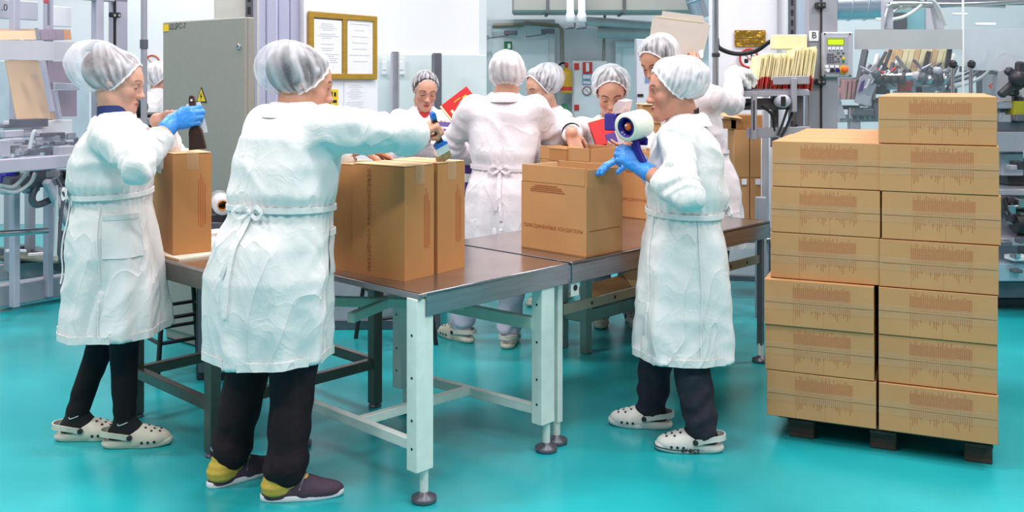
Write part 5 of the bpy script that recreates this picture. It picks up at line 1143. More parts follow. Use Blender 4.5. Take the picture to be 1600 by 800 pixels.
def clog(parent, g, d, loc, m, size=1., word=None, word_side=1):
    """rubber clog: sole, upper with vent holes, heel strap"""
    fw = unit((d[0], d[1], 0)); ri = np.array([fw[1], -fw[0], 0]); Rm = np.stack([ri, fw, np.array([0, 0, 1.])], 1); o = np.array([g[0], g[1], 0.]) - loc
    L = lambda x, y, z: o + Rm @ (np.array([x, y, z]) * size)
    S = SDF(); E = lambda c, r, k=.02, op=0: S.ell(L(*c), np.array(r) * size, Rm, k, op)
    E((0, .105, .032), (.052, .085, .042)); E((0, .04, .04), (.044, .085, .055), .03); E((0, -.04, .018), (.042, .055, .026), .03)
    E((0, -.035, .088), (.034, .066, .062), .012, 1); E((0, .12, -.055), (.2, .3, .06), .004, 1)
    v, f = S.mesh(.005); up = np_obj('clog_upper', v, f, m, parent); bv = BVHTree.FromPolygons([tuple(p) for p in v], [tuple(q) for q in f])
    poly = []
    for k in range(40):
        a = 2 * math.pi * k / 40; y = math.sin(a); x = math.cos(a); yy = .055 + .14 * y; w = .049 if y > 0 else .042; w *= (1 - .12 * max(0, -abs(y + .25) + .25) / .25)
        poly.append((w * np.sign(x) * abs(x) ** .7, yy))
    q = MB(); rows = []
    for (sc_, z) in ((.9, 0), (1., .006), (1.03, .016), (1., .026), (.85, .03)): rows.append([L(x * sc_, .055 + (yy - .055) * (1 + (sc_ - 1) * .5), z + .006 * max(0, (yy - .13) / .06)) for x, yy in poly])
    vs_ = [p for r_ in rows for p in r_]; n = 40; fs = [(i * n + k, i * n + (k + 1) % n, (i + 1) * n + (k + 1) % n, (i + 1) * n + k) for i in range(4) for k in range(n)] + [tuple(range(n))[::-1], tuple(4 * n + k for k in range(n))]
    so = q.add(vs_, fs, True).build('clog_sole', m, parent)
    pts = curve_pts([L(-.046, .03, .05), L(-.047, -.03, .062), L(-.03, -.082, .066), L(0, -.096, .066), L(.03, -.082, .066), L(.047, -.03, .062), L(.046, .03, .05)], 24)
    b = MB(); ribbon(b, pts, [p - L(0, 0, .06) for p in pts], .022 * size, .006); b.build('heel_strap', m, parent)
    for s_ in (-1, 1): c = L(s_ * .046, .03, .05); MB().cyl(c, c + ri * s_ * .009, .011, 12).build('rivet', CROCD, parent)
    h = MB()
    for (x, y) in ((0, .10), (.022, .09), (-.022, .09), (.012, .125), (-.012, .125), (.03, .115), (-.03, .115), (0, .15), (.02, .148), (-.02, .148)):
        p = L(x, y, .2); hit = bv.ray_cast(Vector(p), Vector((0, 0, -1)))
        if hit[0]: c = np.array(hit[0]); nn = np.array(hit[1]); nn = nn if nn[2] > 0 else -nn; h.cyl(c - nn * .001, c + nn * .0012, .0055 * size, 10)
    h.build('vent_holes', CROCD, up)
    for s_ in (-1, 1):
        for k, yy in enumerate((.08, .105, .13)):
            hit = bv.ray_cast(Vector(L(s_ * .2, yy, .028)), Vector(-ri * s_))
            if hit[0]: c = np.array(hit[0]); MB().cyl(c - ri * s_ * .001, c + ri * s_ * .0015, .006 * size, 10).build('side_vent', CROCD, up)
    if word:
        line = MB(); sd = word_side
        line.tube([rows[2][k % 40] + (rows[2][k % 40] - L(0, .05, .016)) * .01 for k in (range(-13, 13) if sd > 0 else range(8, 33))], .0022, 6); line.build('sole_line', CROCD, so)
        text('lettering', word, CROCD, so, L(sd * .0515, .052, .0185), .034 * size, frame_R(fw * sd, (0, 0, 1)), .002, spacing=1.05)
    return up
def slip_on(parent, g, d, loc):
    fw = unit((d[0], d[1], 0)); ri = np.array([fw[1], -fw[0], 0]); Rm = np.stack([ri, fw, np.array([0, 0, 1.])], 1); o = np.array([g[0], g[1], 0.]) - loc
    L = lambda x, y, z: o + Rm @ np.array([x, y, z])
    S = SDF(); E = lambda c, r, k=.02, op=0: S.ell(L(*c), np.array(r), Rm, k, op)
    E((0, .115, .022), (.045, .088, .036)); E((0, .05, .032), (.042, .075, .052), .03); E((0, -.03, .018), (.039, .06, .03), .03); E((0, .1, -.05), (.2, .4, .06), .004, 1)
    v, f = S.mesh(.005); np_obj('shoe_upper', v, f, mat('plum_canvas', '#4b3848', .75, 0, .1, 60, bump=.2, bscale=300), parent)
    S = SDF(); S.cap(L(0, -.035, .05), L(0, -.03, .15), .04, .038, .02); S.cap(L(0, -.035, .045), L(0, .06, .05), .04, .034, .03); S.ell(L(0, -.05, .05), (.041, .038, .034), Rm, .02)
    v, f = S.mesh(.006); v = v + vnormals(v, f) * (.0012 * np.sin(v[:, 2] * 260))[:, None]; np_obj('sock', v, f, mat('mustard_sock', '#d2b04a', .85, 0, .08, 60, bump=.3, bscale=260), parent)
    MB().tube([L(.041 * math.cos(a), -.031 + .041 * math.sin(a), .135) for a in np.linspace(0, 2 * math.pi, 21)], .0035, 6).build('sock_band', mat('grey_blue_band', '#8a8fa5', .8), parent)
    rows = []
    for (sc_, z) in ((.96, 0), (1., .004), (1., .02), (.94, .023)):
        rows.append([L((.047 if math.sin(2 * math.pi * k / 36) > 0 else .043) * sc_ * np.sign(math.cos(2 * math.pi * k / 36)) * abs(math.cos(2 * math.pi * k / 36)) ** .75, .055 + .148 * math.sin(2 * math.pi * k / 36) * (.5 + .5 * sc_), z + .008 * max(0, math.sin(2 * math.pi * k / 36) - .6)) for k in range(36)])
    vs_ = [p for r_ in rows for p in r_]; fs = [(i * 36 + k, i * 36 + (k + 1) % 36, (i + 1) * 36 + (k + 1) % 36, (i + 1) * 36 + k) for i in range(3) for k in range(36)] + [tuple(range(36))[::-1]]
    MB().add(vs_, fs, True).build('shoe_sole', WHITEP, parent)
    pts = curve_pts([L(-.043, .045, .04), L(-.025, .06, .078), (L(0, .07, .085)), L(.025, .06, .078), L(.043, .045, .04)], 16); MB().tube(pts, .0022, 6).build('piping', mat('grey_piping', '#8f8792', .7), parent)

def arm_ik(Sh, W, L1, L2, pole):
    d = W - Sh; D = np.linalg.norm(d)
    if D > (L1 + L2) * .995: k = D / ((L1 + L2) * .995); L1 *= k; L2 *= k
    u = d / D; a = (L1 * L1 - L2 * L2 + D * D) / (2 * D); h = math.sqrt(max(0, L1 * L1 - a * a)); p = np.array(pole, float); p = unit(p - u * (p @ u)); return Sh + u * a + p * h

DEFK = [(.47, 0, 0, .235, .195), (.70, 0, 0, .222, .182), (.88, 0, -.005, .205, .168), (.99, 0, 0, .168, .14), (1.03, 0, .0, .162, .134), (1.09, 0, .003, .178, .146), (1.2, 0, .01, .186, .142), (1.29, 0, .006, .18, .125), (1.345, 0, 0, .155, .1), (1.39, 0, -.005, .105, .08), (1.43, 0, -.002, .07, .068)]
def person(label, loc, f, H=1.65, keys=None, wide=1., deep=1., lean=.0, side=0., hem=None, headpos=None, hf=None, roll=0., hsc=1., arms=None, feet=None, coat=COATW, legs='slim', leg_mat=TROU, shoes=None,
           skin='#d9a48c', lip='#b3625c', brow='#4a3228', hair=HAIRD, net=NET, nrad=(.094, .122, .105), ntilt=.42, nmax=(88, 128, 22), slouch=.0, crum=.05, belt=True, bow=None, tails=True, vneck=None, shirt=None, eyes='down',
           seed=1, pockets=(), simple=False, eh=.007, hair_back=0., belt_dz=0., waist=1.01, tailoff=0., shigh=0., cdrop=0., seams=(), sock_mark=False):
    s = H / 1.65; loc = np.array([loc[0], loc[1], 0.]); f3 = unit((f[0], f[1], 0)); r3 = np.array([f3[1], -f3[0], 0]); up = np.array([0, 0, 1.])
    W = lambda x, y, z: r3 * x + f3 * y + up * z                       # local frame, origin at loc
    hp = np.array(headpos) - loc; hf = unit(hf); hr = unit(np.cross(hf, up)); hu = np.cross(hr, hf); ca, sa = math.cos(roll), math.sin(roll)
    hr, hu = hr * ca + hu * sa, hu * ca - hr * sa; Rm = np.stack([hr, hf, hu], 1)
    ln = lambda z: lean * np.clip((z - .85 * s) / (.55 * s), 0, 1.1) ** 1.2; sd_ = lambda z: side * np.clip((z - .85 * s) / (.55 * s), 0, 1.1) ** 1.2
    ky = []
    for (z, cx, cy, rx, ry) in (keys or DEFK): ky.append((z * s, cx + sd_(z * s), cy + ln(z * s), rx * wide, ry * deep))
    if hem is not None: ky[0] = (hem,) + tuple(ky[0][1:])
    zsh = 1.335 * s; nb = W(sd_(1.39 * s), -.012 + ln(1.39 * s), 1.385 * s)
    # ---- body: head, neck, arms, hands (legs and trunk run on below the clothes)
    S = SDF(); head(S, hp, Rm, hsc); S.cap(hp + Rm @ (np.array([0, -.025, -.05]) * hsc), nb, .05 * hsc, .058, .03)
    SL = SDF(); SL.loft([(z, cx, cy, rx * .86, ry * .84) for (z, cx, cy, rx, ry) in ky if z > .8 * s and z < 1.41 * s], (0, 0, 0), r3, f3, .03)
    SL.cap(nb, nb - up * .06, .058, .07, .03)
    hands = {}; sleeves = []; SH = SDF(); gl = {}
    for sdn, a in (arms or {}).items():
        sg = 1 if sdn == 'R' else -1; Sh = W(sg * .165 * wide * a.get('shw', 1.) + sd_(zsh), ln(zsh) + a.get('shf', 0.), zsh + a.get('shu', 0.)); Wr = np.array(a['w']) - loc
        El = arm_ik(Sh, Wr, .285 * s, .25 * s, r3 * a['pole'][0] + f3 * a['pole'][1] + up * a['pole'][2]); fa = unit(Wr - El)
        SH.cap(Sh, El, .04, .034, .02); SH.cap(El, El + (Wr - El) * .4, .034, .038, .02); SH.cap(El + (Wr - El) * .4, Wr, .038, .028, .02); SH.cap(Wr, Wr + fa * .01, .028, .028, .02)
        if 'fd' in a:
            hd = hand(SH, Wr, a['fd'], a['pn'], sg, a['curl'], a.get('thumb', (1., .5)), a.get('hs', 1.) * s, 0., a.get('spread', .08)); hands[sdn] = hd
            if a.get('glove'):
                g = SDF(); hand(g, Wr, a['fd'], a['pn'], sg, a['curl'], a.get('thumb', (1., .5)), a.get('hs', 1.) * s, .0022, a.get('spread', .08)); g.cap(Wr - fa * a.get('gl', .045), Wr, .0365, .0335, .012); gl[sdn] = (g, a['glove'])
        sleeves.append((sdn, Sh, El, Wr, a))
    hip = [W(sg * .092 * wide, -.005, .86 * s) for sg in (1, -1)]; ank = []
    for i, ft in enumerate(feet or []):
        A = np.array([ft[0], ft[1], 0.]) - loc + up * .09; kn_ = (hip[i] + A) / 2 + f3 * (.03 if len(ft) < 5 else ft[4]) + up * .01; ank.append((A, kn_, np.array([ft[2], ft[3], 0.])))
        SL.cap(hip[i], kn_, .078, .052, .03); SL.cap(kn_, A, .05, .03, .02); SL.cap(A, A - up * .04 + unit(ank[-1][2]) * .04, .028, .022, .02)
    vh, fh = S.mesh(.0034 * (1.4 if simple else 1.)); parts = [(vh, fh)]
    if SH.p: va, fa_ = SH.mesh(.0036 * (1.3 if simple else 1.)); parts.append((va, fa_))
    vl, fl_ = SL.mesh(.016); parts.append((vl, fl_)); V = np.concatenate([p[0] for p in parts]); n0 = 0; FF = []
    for v, q in parts: FF.append(q + n0); n0 += len(v)
    body = np_obj('person', V, np.concatenate(FF), SKIN); body.location = loc; tag(body, label, 'person', 'factory workers in white coats and hair nets')
    ca_ = body.data.color_attributes.new('Tone', 'FLOAT_COLOR', 'POINT'); col = np.ones((len(V), 4)); col[:, :3] = tone(V, hp, Rm, hsc, skin, lip, brow); ca_.data.foreach_set('color', col.ravel())
    HL = lambda x, y, z: hp + Rm @ (np.array([x, y, z]) * hsc)
    for sx in (-1, 1):       # eyes, lashes
        if eyes == 'open':
            e = MB(); n = 12; e.lathe(HL(sx * .0315, .0805, .0), Rm @ np.array([0, 1., 0]), [(.0105 * hsc, 0), (.009 * hsc, .0035), (.005 * hsc, .0062), (0, .0075)], 14)
            e.v = [tuple(HL(sx * .0315, .0805, 0) + (lambda q: q - Rm[:, 2] * (q @ Rm[:, 2]) * .5)(np.array(v) - HL(sx * .0315, .0805, 0))) for v in e.v]; eo = e.build('eye', EYEW, body)
            MB().lathe(HL(sx * .0315, .0868, 0), Rm @ np.array([0, 1., 0]), [(.0048 * hsc, 0), (.0035 * hsc, .0015), (0, .0018)], 12).build('iris', IRIS, eo)
        zz = .0045 if eyes == 'open' else -.003
        tb('eyelash', LASH, body, [HL(sx * (.0315 + .0145 * t), .0865 - .0055 * t * t, zz - .0035 * t * t - (.001 if t * sx > 0 else 0)) for t in np.linspace(-1, 1, 9)], [.0006, .0012, .0016, .0018, .0018, .0018, .0016, .0012, .0006], 6)
    # ---- hair and hair net
    v, q, _ = bonnet_surf(Rm, hp, hsc, (.084, .107, .0935), ntilt, (nmax[0] - 4, nmax[1] - 4, nmax[2]), 0, hair_back, seed, 60, 24); np_obj('hair', v, q, hair, body)
    v, q, rim = bonnet_surf(Rm, hp, hsc, nrad, ntilt, nmax, 1., slouch, seed, c0=(0, -.016, .034), crum=crum); hn = np_obj('hair_net', v, q, net, body)
    at_ = hn.data.attributes.new('Pleat', 'FLOAT', 'POINT'); at_.data.foreach_set('value', bonnet_surf.pleat.astype(np.float32))
    rm = [rim[i] for i in range(len(rim))] + [rim[0]]; MB().tube(rm, .0038, 6, caps=False).build('elastic_band', BANDM, hn)
    # ---- coat
    C = SDF(); C.loft(ky, (0, 0, 0), r3, f3, .03); ends = []
    for (sdn, Sh, El, Wr, a) in sleeves:
        ce = El + (Wr - El) * a.get('cuff', .72); rs = a.get('rs', 1.)
        C.cap(Sh + up * .0, El, .07 * rs * wide ** .5, .054 * rs, .045); C.cap(El, ce, .054 * rs, .05 * rs, .03)
        fa = unit(Wr - El); ends.append((ce + fa * .058, ce + fa * .13, .05 * rs))
    for (a_, b_, r_) in ends: C.cap(a_, b_, r_, r_ + .006, .004, 1)
    C.cap(nb + up * .015, nb + up * .2, .058, .075, .012, 1)
    if vneck: C.cap(W(sd_(1.3), ln(1.42 * s) + .075 * deep, 1.42 * s), W(sd_(1.3), ln(1.3 * s) + .15 * deep, (1.42 - vneck) * s), .05, .012, .01, 1)
    inner = [(z, cx, cy, rx - .022, ry - .022) for (z, cx, cy, rx, ry) in ky if z < .8 * s]; inner[0] = (ky[0][0] - .02,) + tuple(inner[0][1:]); 
    if len(inner) > 1: C.loft(inner, (0, 0, 0), r3, f3, .004, op=1)
    v, q = C.mesh(.0085 if not simple else .011); nr = vnormals(v, q)
    lx = v @ r3; ly = v @ f3; z = v[:, 2]; zw = waist * s; th = np.arctan2(lx, ly)
    sk = np.clip((zw - z) / (zw - ky[0][0]), 0, 1); rg = np.random.RandomState(seed); ph = rg.uniform(0, 6, 8)
    nzz = vnoise(np.stack([lx * 5, ly * 5, z * 2.2], 1) + seed * 7, seed); nz2 = vnoise(np.stack([lx * 11, ly * 11, z * 5], 1) + seed * 5, seed + 3); nz3 = vnoise(np.stack([lx * 9 + z * 7, ly * 9 - z * 5, z * 8], 1) + seed, seed + 9)
    fold = sk ** .8 * (.013 * np.sin(5 * th + ph[0] + 1.5 * nzz) + .010 * np.sin(9 * th + ph[1] + 2.5 * nzz) + .005 * np.sin(15 * th + 4 * nzz) + .010 * (.5 - np.abs(nz3)))
    gat = np.exp(-((z - zw) / .05) ** 2) * .004 * np.sin(34 * th + 4 * nz2) if belt else 0
    bl = np.exp(-((z - zw - .05) / .05) ** 2) * .006 * (1 + nz2) if belt else 0
    wrk = (.007 * nzz + .014 * (.5 - np.abs(nz3)) + .005 * nz2) * np.clip((z - zw + .1) / .15, .35, 1) * np.clip((1.40 * s - z) / .06, .15, 1)
    arm_d = np.zeros(len(v))
    for (sdn, Sh, El, Wr, a) in sleeves:
        for (A, B, w0) in ((Sh, El, 1), (El, Wr, 0)):
            d = B - A; L_ = np.linalg.norm(d); t = np.clip((v - A) @ d / (L_ * L_), 0, 1); dist = np.linalg.norm(v - A - t[:, None] * d, axis=1)
            on = np.clip((.1 - dist) / .03, 0, 1); el = np.exp(-(((1 - t) if w0 else t) * L_ / .09) ** 2)
            arm_d += on * (.0055 * el * np.sin(t * L_ * 120 + 4 * nz2 + 3 * nz3) + .0025 * np.sin(t * L_ * 60 + 5 * nz3))
    nh = nr.copy(); nh[:, 2] *= np.clip((z - ky[0][0]) / .12, 0, 1); v = v + nh * (fold + gat + bl + wrk + arm_d)[:, None]; v[:, 2] = np.maximum(v[:, 2], ky[0][0])
    co = np_obj('coat', v, q, coat, body); bv = BVHTree.FromPolygons([tuple(p) for p in v], [tuple(p) for p in q])
    kz = np.array(ky)
    def ctr(z): return W(np.interp(z, kz[:, 0], kz[:, 1]), np.interp(z, kz[:, 0], kz[:, 2]), z)
    def surf(th_, z, off=.004):
        d = r3 * math.sin(th_) + f3 * math.cos(th_); c = ctr(z); hit = bv.ray_cast(Vector(c + d * .02), Vector(d), .5)
        last = None; o_ = c + d * .02
        while hit[0] is not None:
            last = hit; hit = bv.ray_cast(hit[0] + Vector(d) * .004, Vector(d), .12)
            if hit[0] is not None and (hit[0] - last[0]).length > .06: break
        if last is None: return c + d * .2, d
        return np.array(last[0]) + d * off, d
    # hem band
    ring = [surf(a, ky[0][0] + .018, .002) for a in np.linspace(0, 2 * math.pi, 49)]; b = MB(); ribbon(b, [p for p, d in ring], [d for p, d in ring], .03, .003); b.build('hem', coat, co)
    if belt:
        zb = zw + belt_dz; ring = [surf(a, zb + .008 * math.sin(a + ph[2]), .003) for a in np.linspace(0, 2 * math.pi, 61)]
        pr = np.array([p for p, d in ring]); ker = (np.roll(pr[:-1], 1, 0) + pr[:-1] * 2 + np.roll(pr[:-1], -1, 0)) / 4; far = np.concatenate([ker, ker[:1]])
        b = MB(); ribbon(b, [p + d * .003 for p, (_, d) in zip(far, ring)], [d for p, d in ring], .02, .006); b.build('belt', coat, co)
        if bow is not None:
            p0, d0 = surf(bow, zb, .012); tg = unit(np.cross(up, d0)); b = MB(); b.box(p0, (.022, .022, .024), bev=.007)
            for s_ in (-1, 1):
                lp = curve_pts([p0, p0 + tg * s_ * .035 + up * .022 + d0 * .012, p0 + tg * s_ * .06 + up * .0 + d0 * .016, p0 + tg * s_ * .035 - up * .02 + d0 * .012, p0], 14); ribbon(b, lp, [d0 + up * .3] * len(lp), .014, .003)
            b.build('bow', coat, co)
            if tails:
                for k_, (L_, dth) in enumerate(((.34, -.05 + tailoff), (.21, .09 + tailoff))):
                    pts = []; nn_ = []
                    for t in np.linspace(0, 1, 14):
                        p, d = surf(bow + dth * t + .02 * math.sin(6 * t + k_), zb - .01 - L_ * t, .008); pts.append(p); nn_.append(d)
                    b = MB(); ribbon(b, pts, nn_, .017, .003); b.build('tie_tail', coat, co)
    for (t_, z0, z1, w_) in seams:
        pp = [surf(t_ + .015 * math.sin(9 * k_), z0 + (z1 - z0) * k_, .002) for k_ in np.linspace(0, 1, 16)]; b = MB(); ribbon(b, [p for p, d in pp], [d for p, d in pp], w_, .003); b.build('seam', coat, co)
    for (t0, t1, z0, z1) in pockets:
        n = 6; vs_ = []; 
        for i in range(n + 1):
            for j in range(n + 1): p, d = surf(t0 + (t1 - t0) * i / n, z0 + (z1 - z0) * j / n, .005); vs_.append(p)
        mesh_obj('pocket', vs_, [(i * (n + 1) + j, (i + 1) * (n + 1) + j, (i + 1) * (n + 1) + j + 1, i * (n + 1) + j + 1) for i in range(n) for j in range(n)], coat, co, True)
        top = [vs_[i * (n + 1) + n] for i in range(n + 1)]; b = MB(); ribbon(b, top, [p - ctr(p[2]) for p in top], .022, .005); b.build('pocket_edge', coat, co)
    # collar
    gap = 28 if not vneck else 42; cb = MB(); us = np.linspace(math.radians(gap), math.radians(360 - gap), 30); rows = []
    hb = hp + Rm @ (np.array([0, -.025, -.05]) * hsc); ax_ = unit(hb - nb); ax_ = unit(ax_ * .35 + up * .65)
    for (r0, zz) in ((.068, -.012), (.066, .026), (.072, .032), (.086, .02), (.102, -.006), (.104, -.012)):
        rows.append([nb - up * cdrop + ax_ * (zz + .012 * (1 if r0 < .09 else 0) * -math.cos(u)) + (r3 * math.sin(u) * r0 + f3 * math.cos(u) * r0 * 1.02) - up * (.045 * max(0, math.cos(u)) if r0 > .08 else 0) for u in us])
    n = len(us); vs_ = [p for r_ in rows for p in r_]; cb.add(vs_, [(i * n + k, i * n + k + 1, (i + 1) * n + k + 1, (i + 1) * n + k) for i in range(len(rows) - 1) for k in range(n - 1)], True)
    cb.build('collar', coat, co)
    if shirt:
        SS = SDF(); SS.loft([(z, cx, cy, rx * .93, ry * .9) for (z, cx, cy, rx, ry) in ky if 1.15 * s < z < 1.42 * s], (0, 0, 0), r3, f3, .02); SS.cap(nb - up * .02, nb + ax_ * .045, .064, .057, .02); SS.cap(nb + ax_ * .02, nb + ax_ * .2, .052, .05, .006, 1)
        vv, qq = SS.mesh(.008); np_obj('shirt', vv, qq, shirt, body)
        if shigh:
            b = MB(); b.lathe(nb - ax_ * .02 + f3 * .004, ax_, [(.078, 0), (.072, .02), (.066, shigh), (.063, shigh + .004), (.06, shigh)], 28); b.build('shirt_collar', shirt, body)
    for (sdn, Sh, El, Wr, a) in sleeves:        # turned cuff at the sleeve end
        fa = unit(Wr - El); ce = El + (Wr - El) * a.get('cuff', .72) + fa * .02; x_ = unit(np.cross(fa, up + .01)); y_ = np.cross(fa, x_); rs = a.get('rs', 1.); b = MB()
        b.lathe(ce - fa * .05, fa, [(.05 * rs, 0), (.0535 * rs, .008), (.0535 * rs, .046), (.0505 * rs, .05), (.046 * rs, .048), (.042 * rs, .02)], 24); b.build('cuff', a.get('cuffm', coat), co)
    for sdn, (g, m_) in gl.items(): vv, qq = g.mesh(.0036); vv = vv + vnormals(vv, qq) * (.0009 * vnoise(vv * 90, 3))[:, None]; np_obj('glove', vv, qq, m_, body)
    # ---- trousers and shoes
    if ank:
        TS = SDF(); 
        for i, (A, kn_, d) in enumerate(ank):
            r = dict(slim=(.09, .06, .043), loose=(.098, .082, .072), wide=(.098, .082, .066))[legs]
            TS.cap(hip[i], kn_, r[0], r[1], .02); e_ = A + up * (.02 if legs == 'slim' else .035 if legs == 'loose' else .012); TS.cap(kn_, e_, r[1], r[2], .02)
            if legs == 'loose': TS.cap(A + up * .03, A + up * .035, .075, .07, .02); TS.cap(A + up * .01, A, .048, .045, .012)
        TS.cap(hip[0], hip[1], .1, .1, .03); vv, qq = TS.mesh(.0085); nn_ = vnormals(vv, qq)
        k1 = vnoise(np.stack([vv[:, 0] * 12, vv[:, 1] * 12, vv[:, 2] * 9], 1), seed + 5); zz = vv[:, 2]
        am = {'slim': .0025, 'loose': .006, 'wide': .007}[legs]; vv = vv + nn_ * (am * k1 + am * .8 * np.sin(zz * 55 + 4 * k1) * np.clip((.42 - zz) / .3, 0, 1))[:, None]
        np_obj('trousers', vv, qq, leg_mat, body)
        for i, (A, kn_, d) in enumerate(ank):
            g = (A[0] + loc[0], A[1] + loc[1])
            if shoes and shoes[0] == 'clog': 
                SK = SDF(); du = unit(d); SK.cap(A + up * .03, A - up * .03, .041, .038, .02); SK.cap(A - up * .035 - du * .03, A - up * .045 + du * .08, .038, .03, .03); SK.cap(A + up * .02, A - up * .03 + du * .05, .036, .032, .02); vv, qq = SK.mesh(.007); np_obj('sock', vv, qq, shoes[2] if len(shoes) > 2 else BLACKC, body)
                if sock_mark:
                    tg_ = unit(np.cross(up, unit(d))) * (-1 if np.cross(up, unit(d))[1] > 0 else 1); c_ = A + up * .012 + tg_ * .043
                    tb('sock_mark', PAPER, body, curve_pts([c_ - du * .018 + up * .004, c_ - du * .012 - up * .003, c_ + du * .02 + up * .008], 10), .0018, 6)
                clog(body, g, d, loc, shoes[1], 1. * s, shoes[3] if len(shoes) > 3 and i == shoes[4] else None, shoes[5] if len(shoes) > 5 else 1)
            elif shoes and shoes[0] == 'slip': slip_on(body, g, d, loc)
    return dict(body=body, hands=hands, loc=loc, W=lambda x, y, z: loc + W(x, y, z), HL=lambda x, y, z: HL(x, y, z) + loc, surf=surf, coat=co)
# ------------------------------------------------------------------ the nine workers
# 1 woman at the left, in profile, brush in blue glove
A = person('woman with navy collar and one blue glove holding a dark brush, in profile', (-1.655, 4.02), (.985, .17), 1.585, wide=1.0, deep=.98, lean=.035, hem=.47,
    keys=[(.47, 0, .02, .225, .205), (.70, 0, .02, .215, .188), (.92, 0, .01, .2, .168), (1.03, 0, .005, .172, .148), (1.075, 0, .0, .168, .146), (1.13, 0, -.005, .182, .162), (1.22, 0, -.005, .19, .16), (1.29, 0, -.005, .18, .138), (1.345, 0, 0, .155, .105), (1.39, 0, -.005, .105, .08), (1.43, 0, -.002, .07, .068)],
    headpos=P(184, 129, 4.02), hf=(.97, .12, -.24), hsc=1.0, nrad=(.1, .126, .096), slouch=.08, ntilt=.55, nmax=(86, 128, 22), coat=COATW, shirt=NAVY, shigh=.085, cdrop=.02, legs='slim', leg_mat=LEGG,
    feet=[(G(195, 697)[0], G(195, 697)[1], .96, .14, .04), (G(120, 686)[0], G(120, 686)[1], .97, .1, .05)], shoes=('clog', CROC, BLACKC),
    arms={'R': dict(w=P(268, 192, 3.86), pole=(.7, -.3, -.7), cuff=.62, rs=.96, fd=(.93, -.15, .32), pn=(.2, .95, -.1), curl=[(.95, 1.0, .7), (1.0, 1.05, .7), (1.05, 1.05, .7), (1.1, 1.05, .7)], thumb=(.7, 1.0), glove=GLOVEB, gl=.03, spread=.03, hs=1.02),
          'L': dict(w=P(247, 190, 4.2), pole=(-.6, -.3, -1), cuff=.7, fd=(.9, .2, .15), pn=(.1, -.9, -.3), curl=[.7, .8, .85, .9], thumb=(.7, .8), spread=.03)},
    skin='#dba690', lip='#b8706a', brow='#8a6a58', hair=HAIRG, bow=2.75, sock_mark=True, seams=[(1.62, 1.0, .5, .006)], seed=3, pockets=[(.75, 1.55, .80, .96)], eyes='down', waist=1.08, hair_back=.03)
# 2 woman seen from behind, reaching right with the blue-banded brush
Bk = [(.50, -.02, -.03, .222, .205), (.62, -.02, -.03, .232, .21), (.80, -.015, -.03, .24, .205), (.92, -.01, -.02, .222, .19), (1.01, 0, -.005, .195, .168), (1.05, 0, .0, .19, .165), (1.1, 0, .0, .2, .172), (1.2, 0, .0, .205, .17), (1.3, 0, .0, .195, .15), (1.35, 0, 0, .17, .12), (1.39, 0, -.005, .115, .09), (1.43, 0, -.002, .075, .072)]
B = person('stout woman seen from behind with a tied belt, reaching a brush over the cartons', (-.855, 3.57), (.66, .75), 1.64, keys=Bk, wide=1., deep=1., lean=.06, side=.02, hem=.50,
    headpos=P(474, 131, 3.62), hf=(.9, .30, -.24), hsc=1.03, nrad=(.102, .122, .1), slouch=.045, ntilt=.5, nmax=(88, 128, 22), coat=COATW, legs='loose', leg_mat=TROU,
    feet=[(G(448, 778)[0], G(448, 778)[1], .97, .18, .02), (G(360, 752)[0], G(360, 752)[1], .72, .69, .03)], shoes=('slip',),
    arms={'R': dict(w=P(649, 211, 3.74), pole=(.9, -.2, .0), cuff=.66, rs=1.25, shf=.02, shw=1.05, fd=(.62, .25, .35), pn=(.25, .35, -.85), curl=[(1.2, 1.35, .8), (1.3, 1.35, .8), (1.35, 1.35, .8), (1.4, 1.3, .8)], thumb=(.5, 1.1), spread=.02),
          'L': dict(w=(-.62, 3.92, 1.23), pole=(-.8, -.2, -.6), cuff=.8, rs=1.15, fd=(.8, .4, -.2), pn=(0, 0, -1), curl=[.3] * 4)},
    skin='#d39a80', lip='#a85b55', brow='#3c2a24', hair=HAIRD, bow=math.radians(162), tailoff=.03, seed=8, eyes='open', waist=1.045, hair_back=.02, pockets=[(.6, 1.1, .80, .95)])
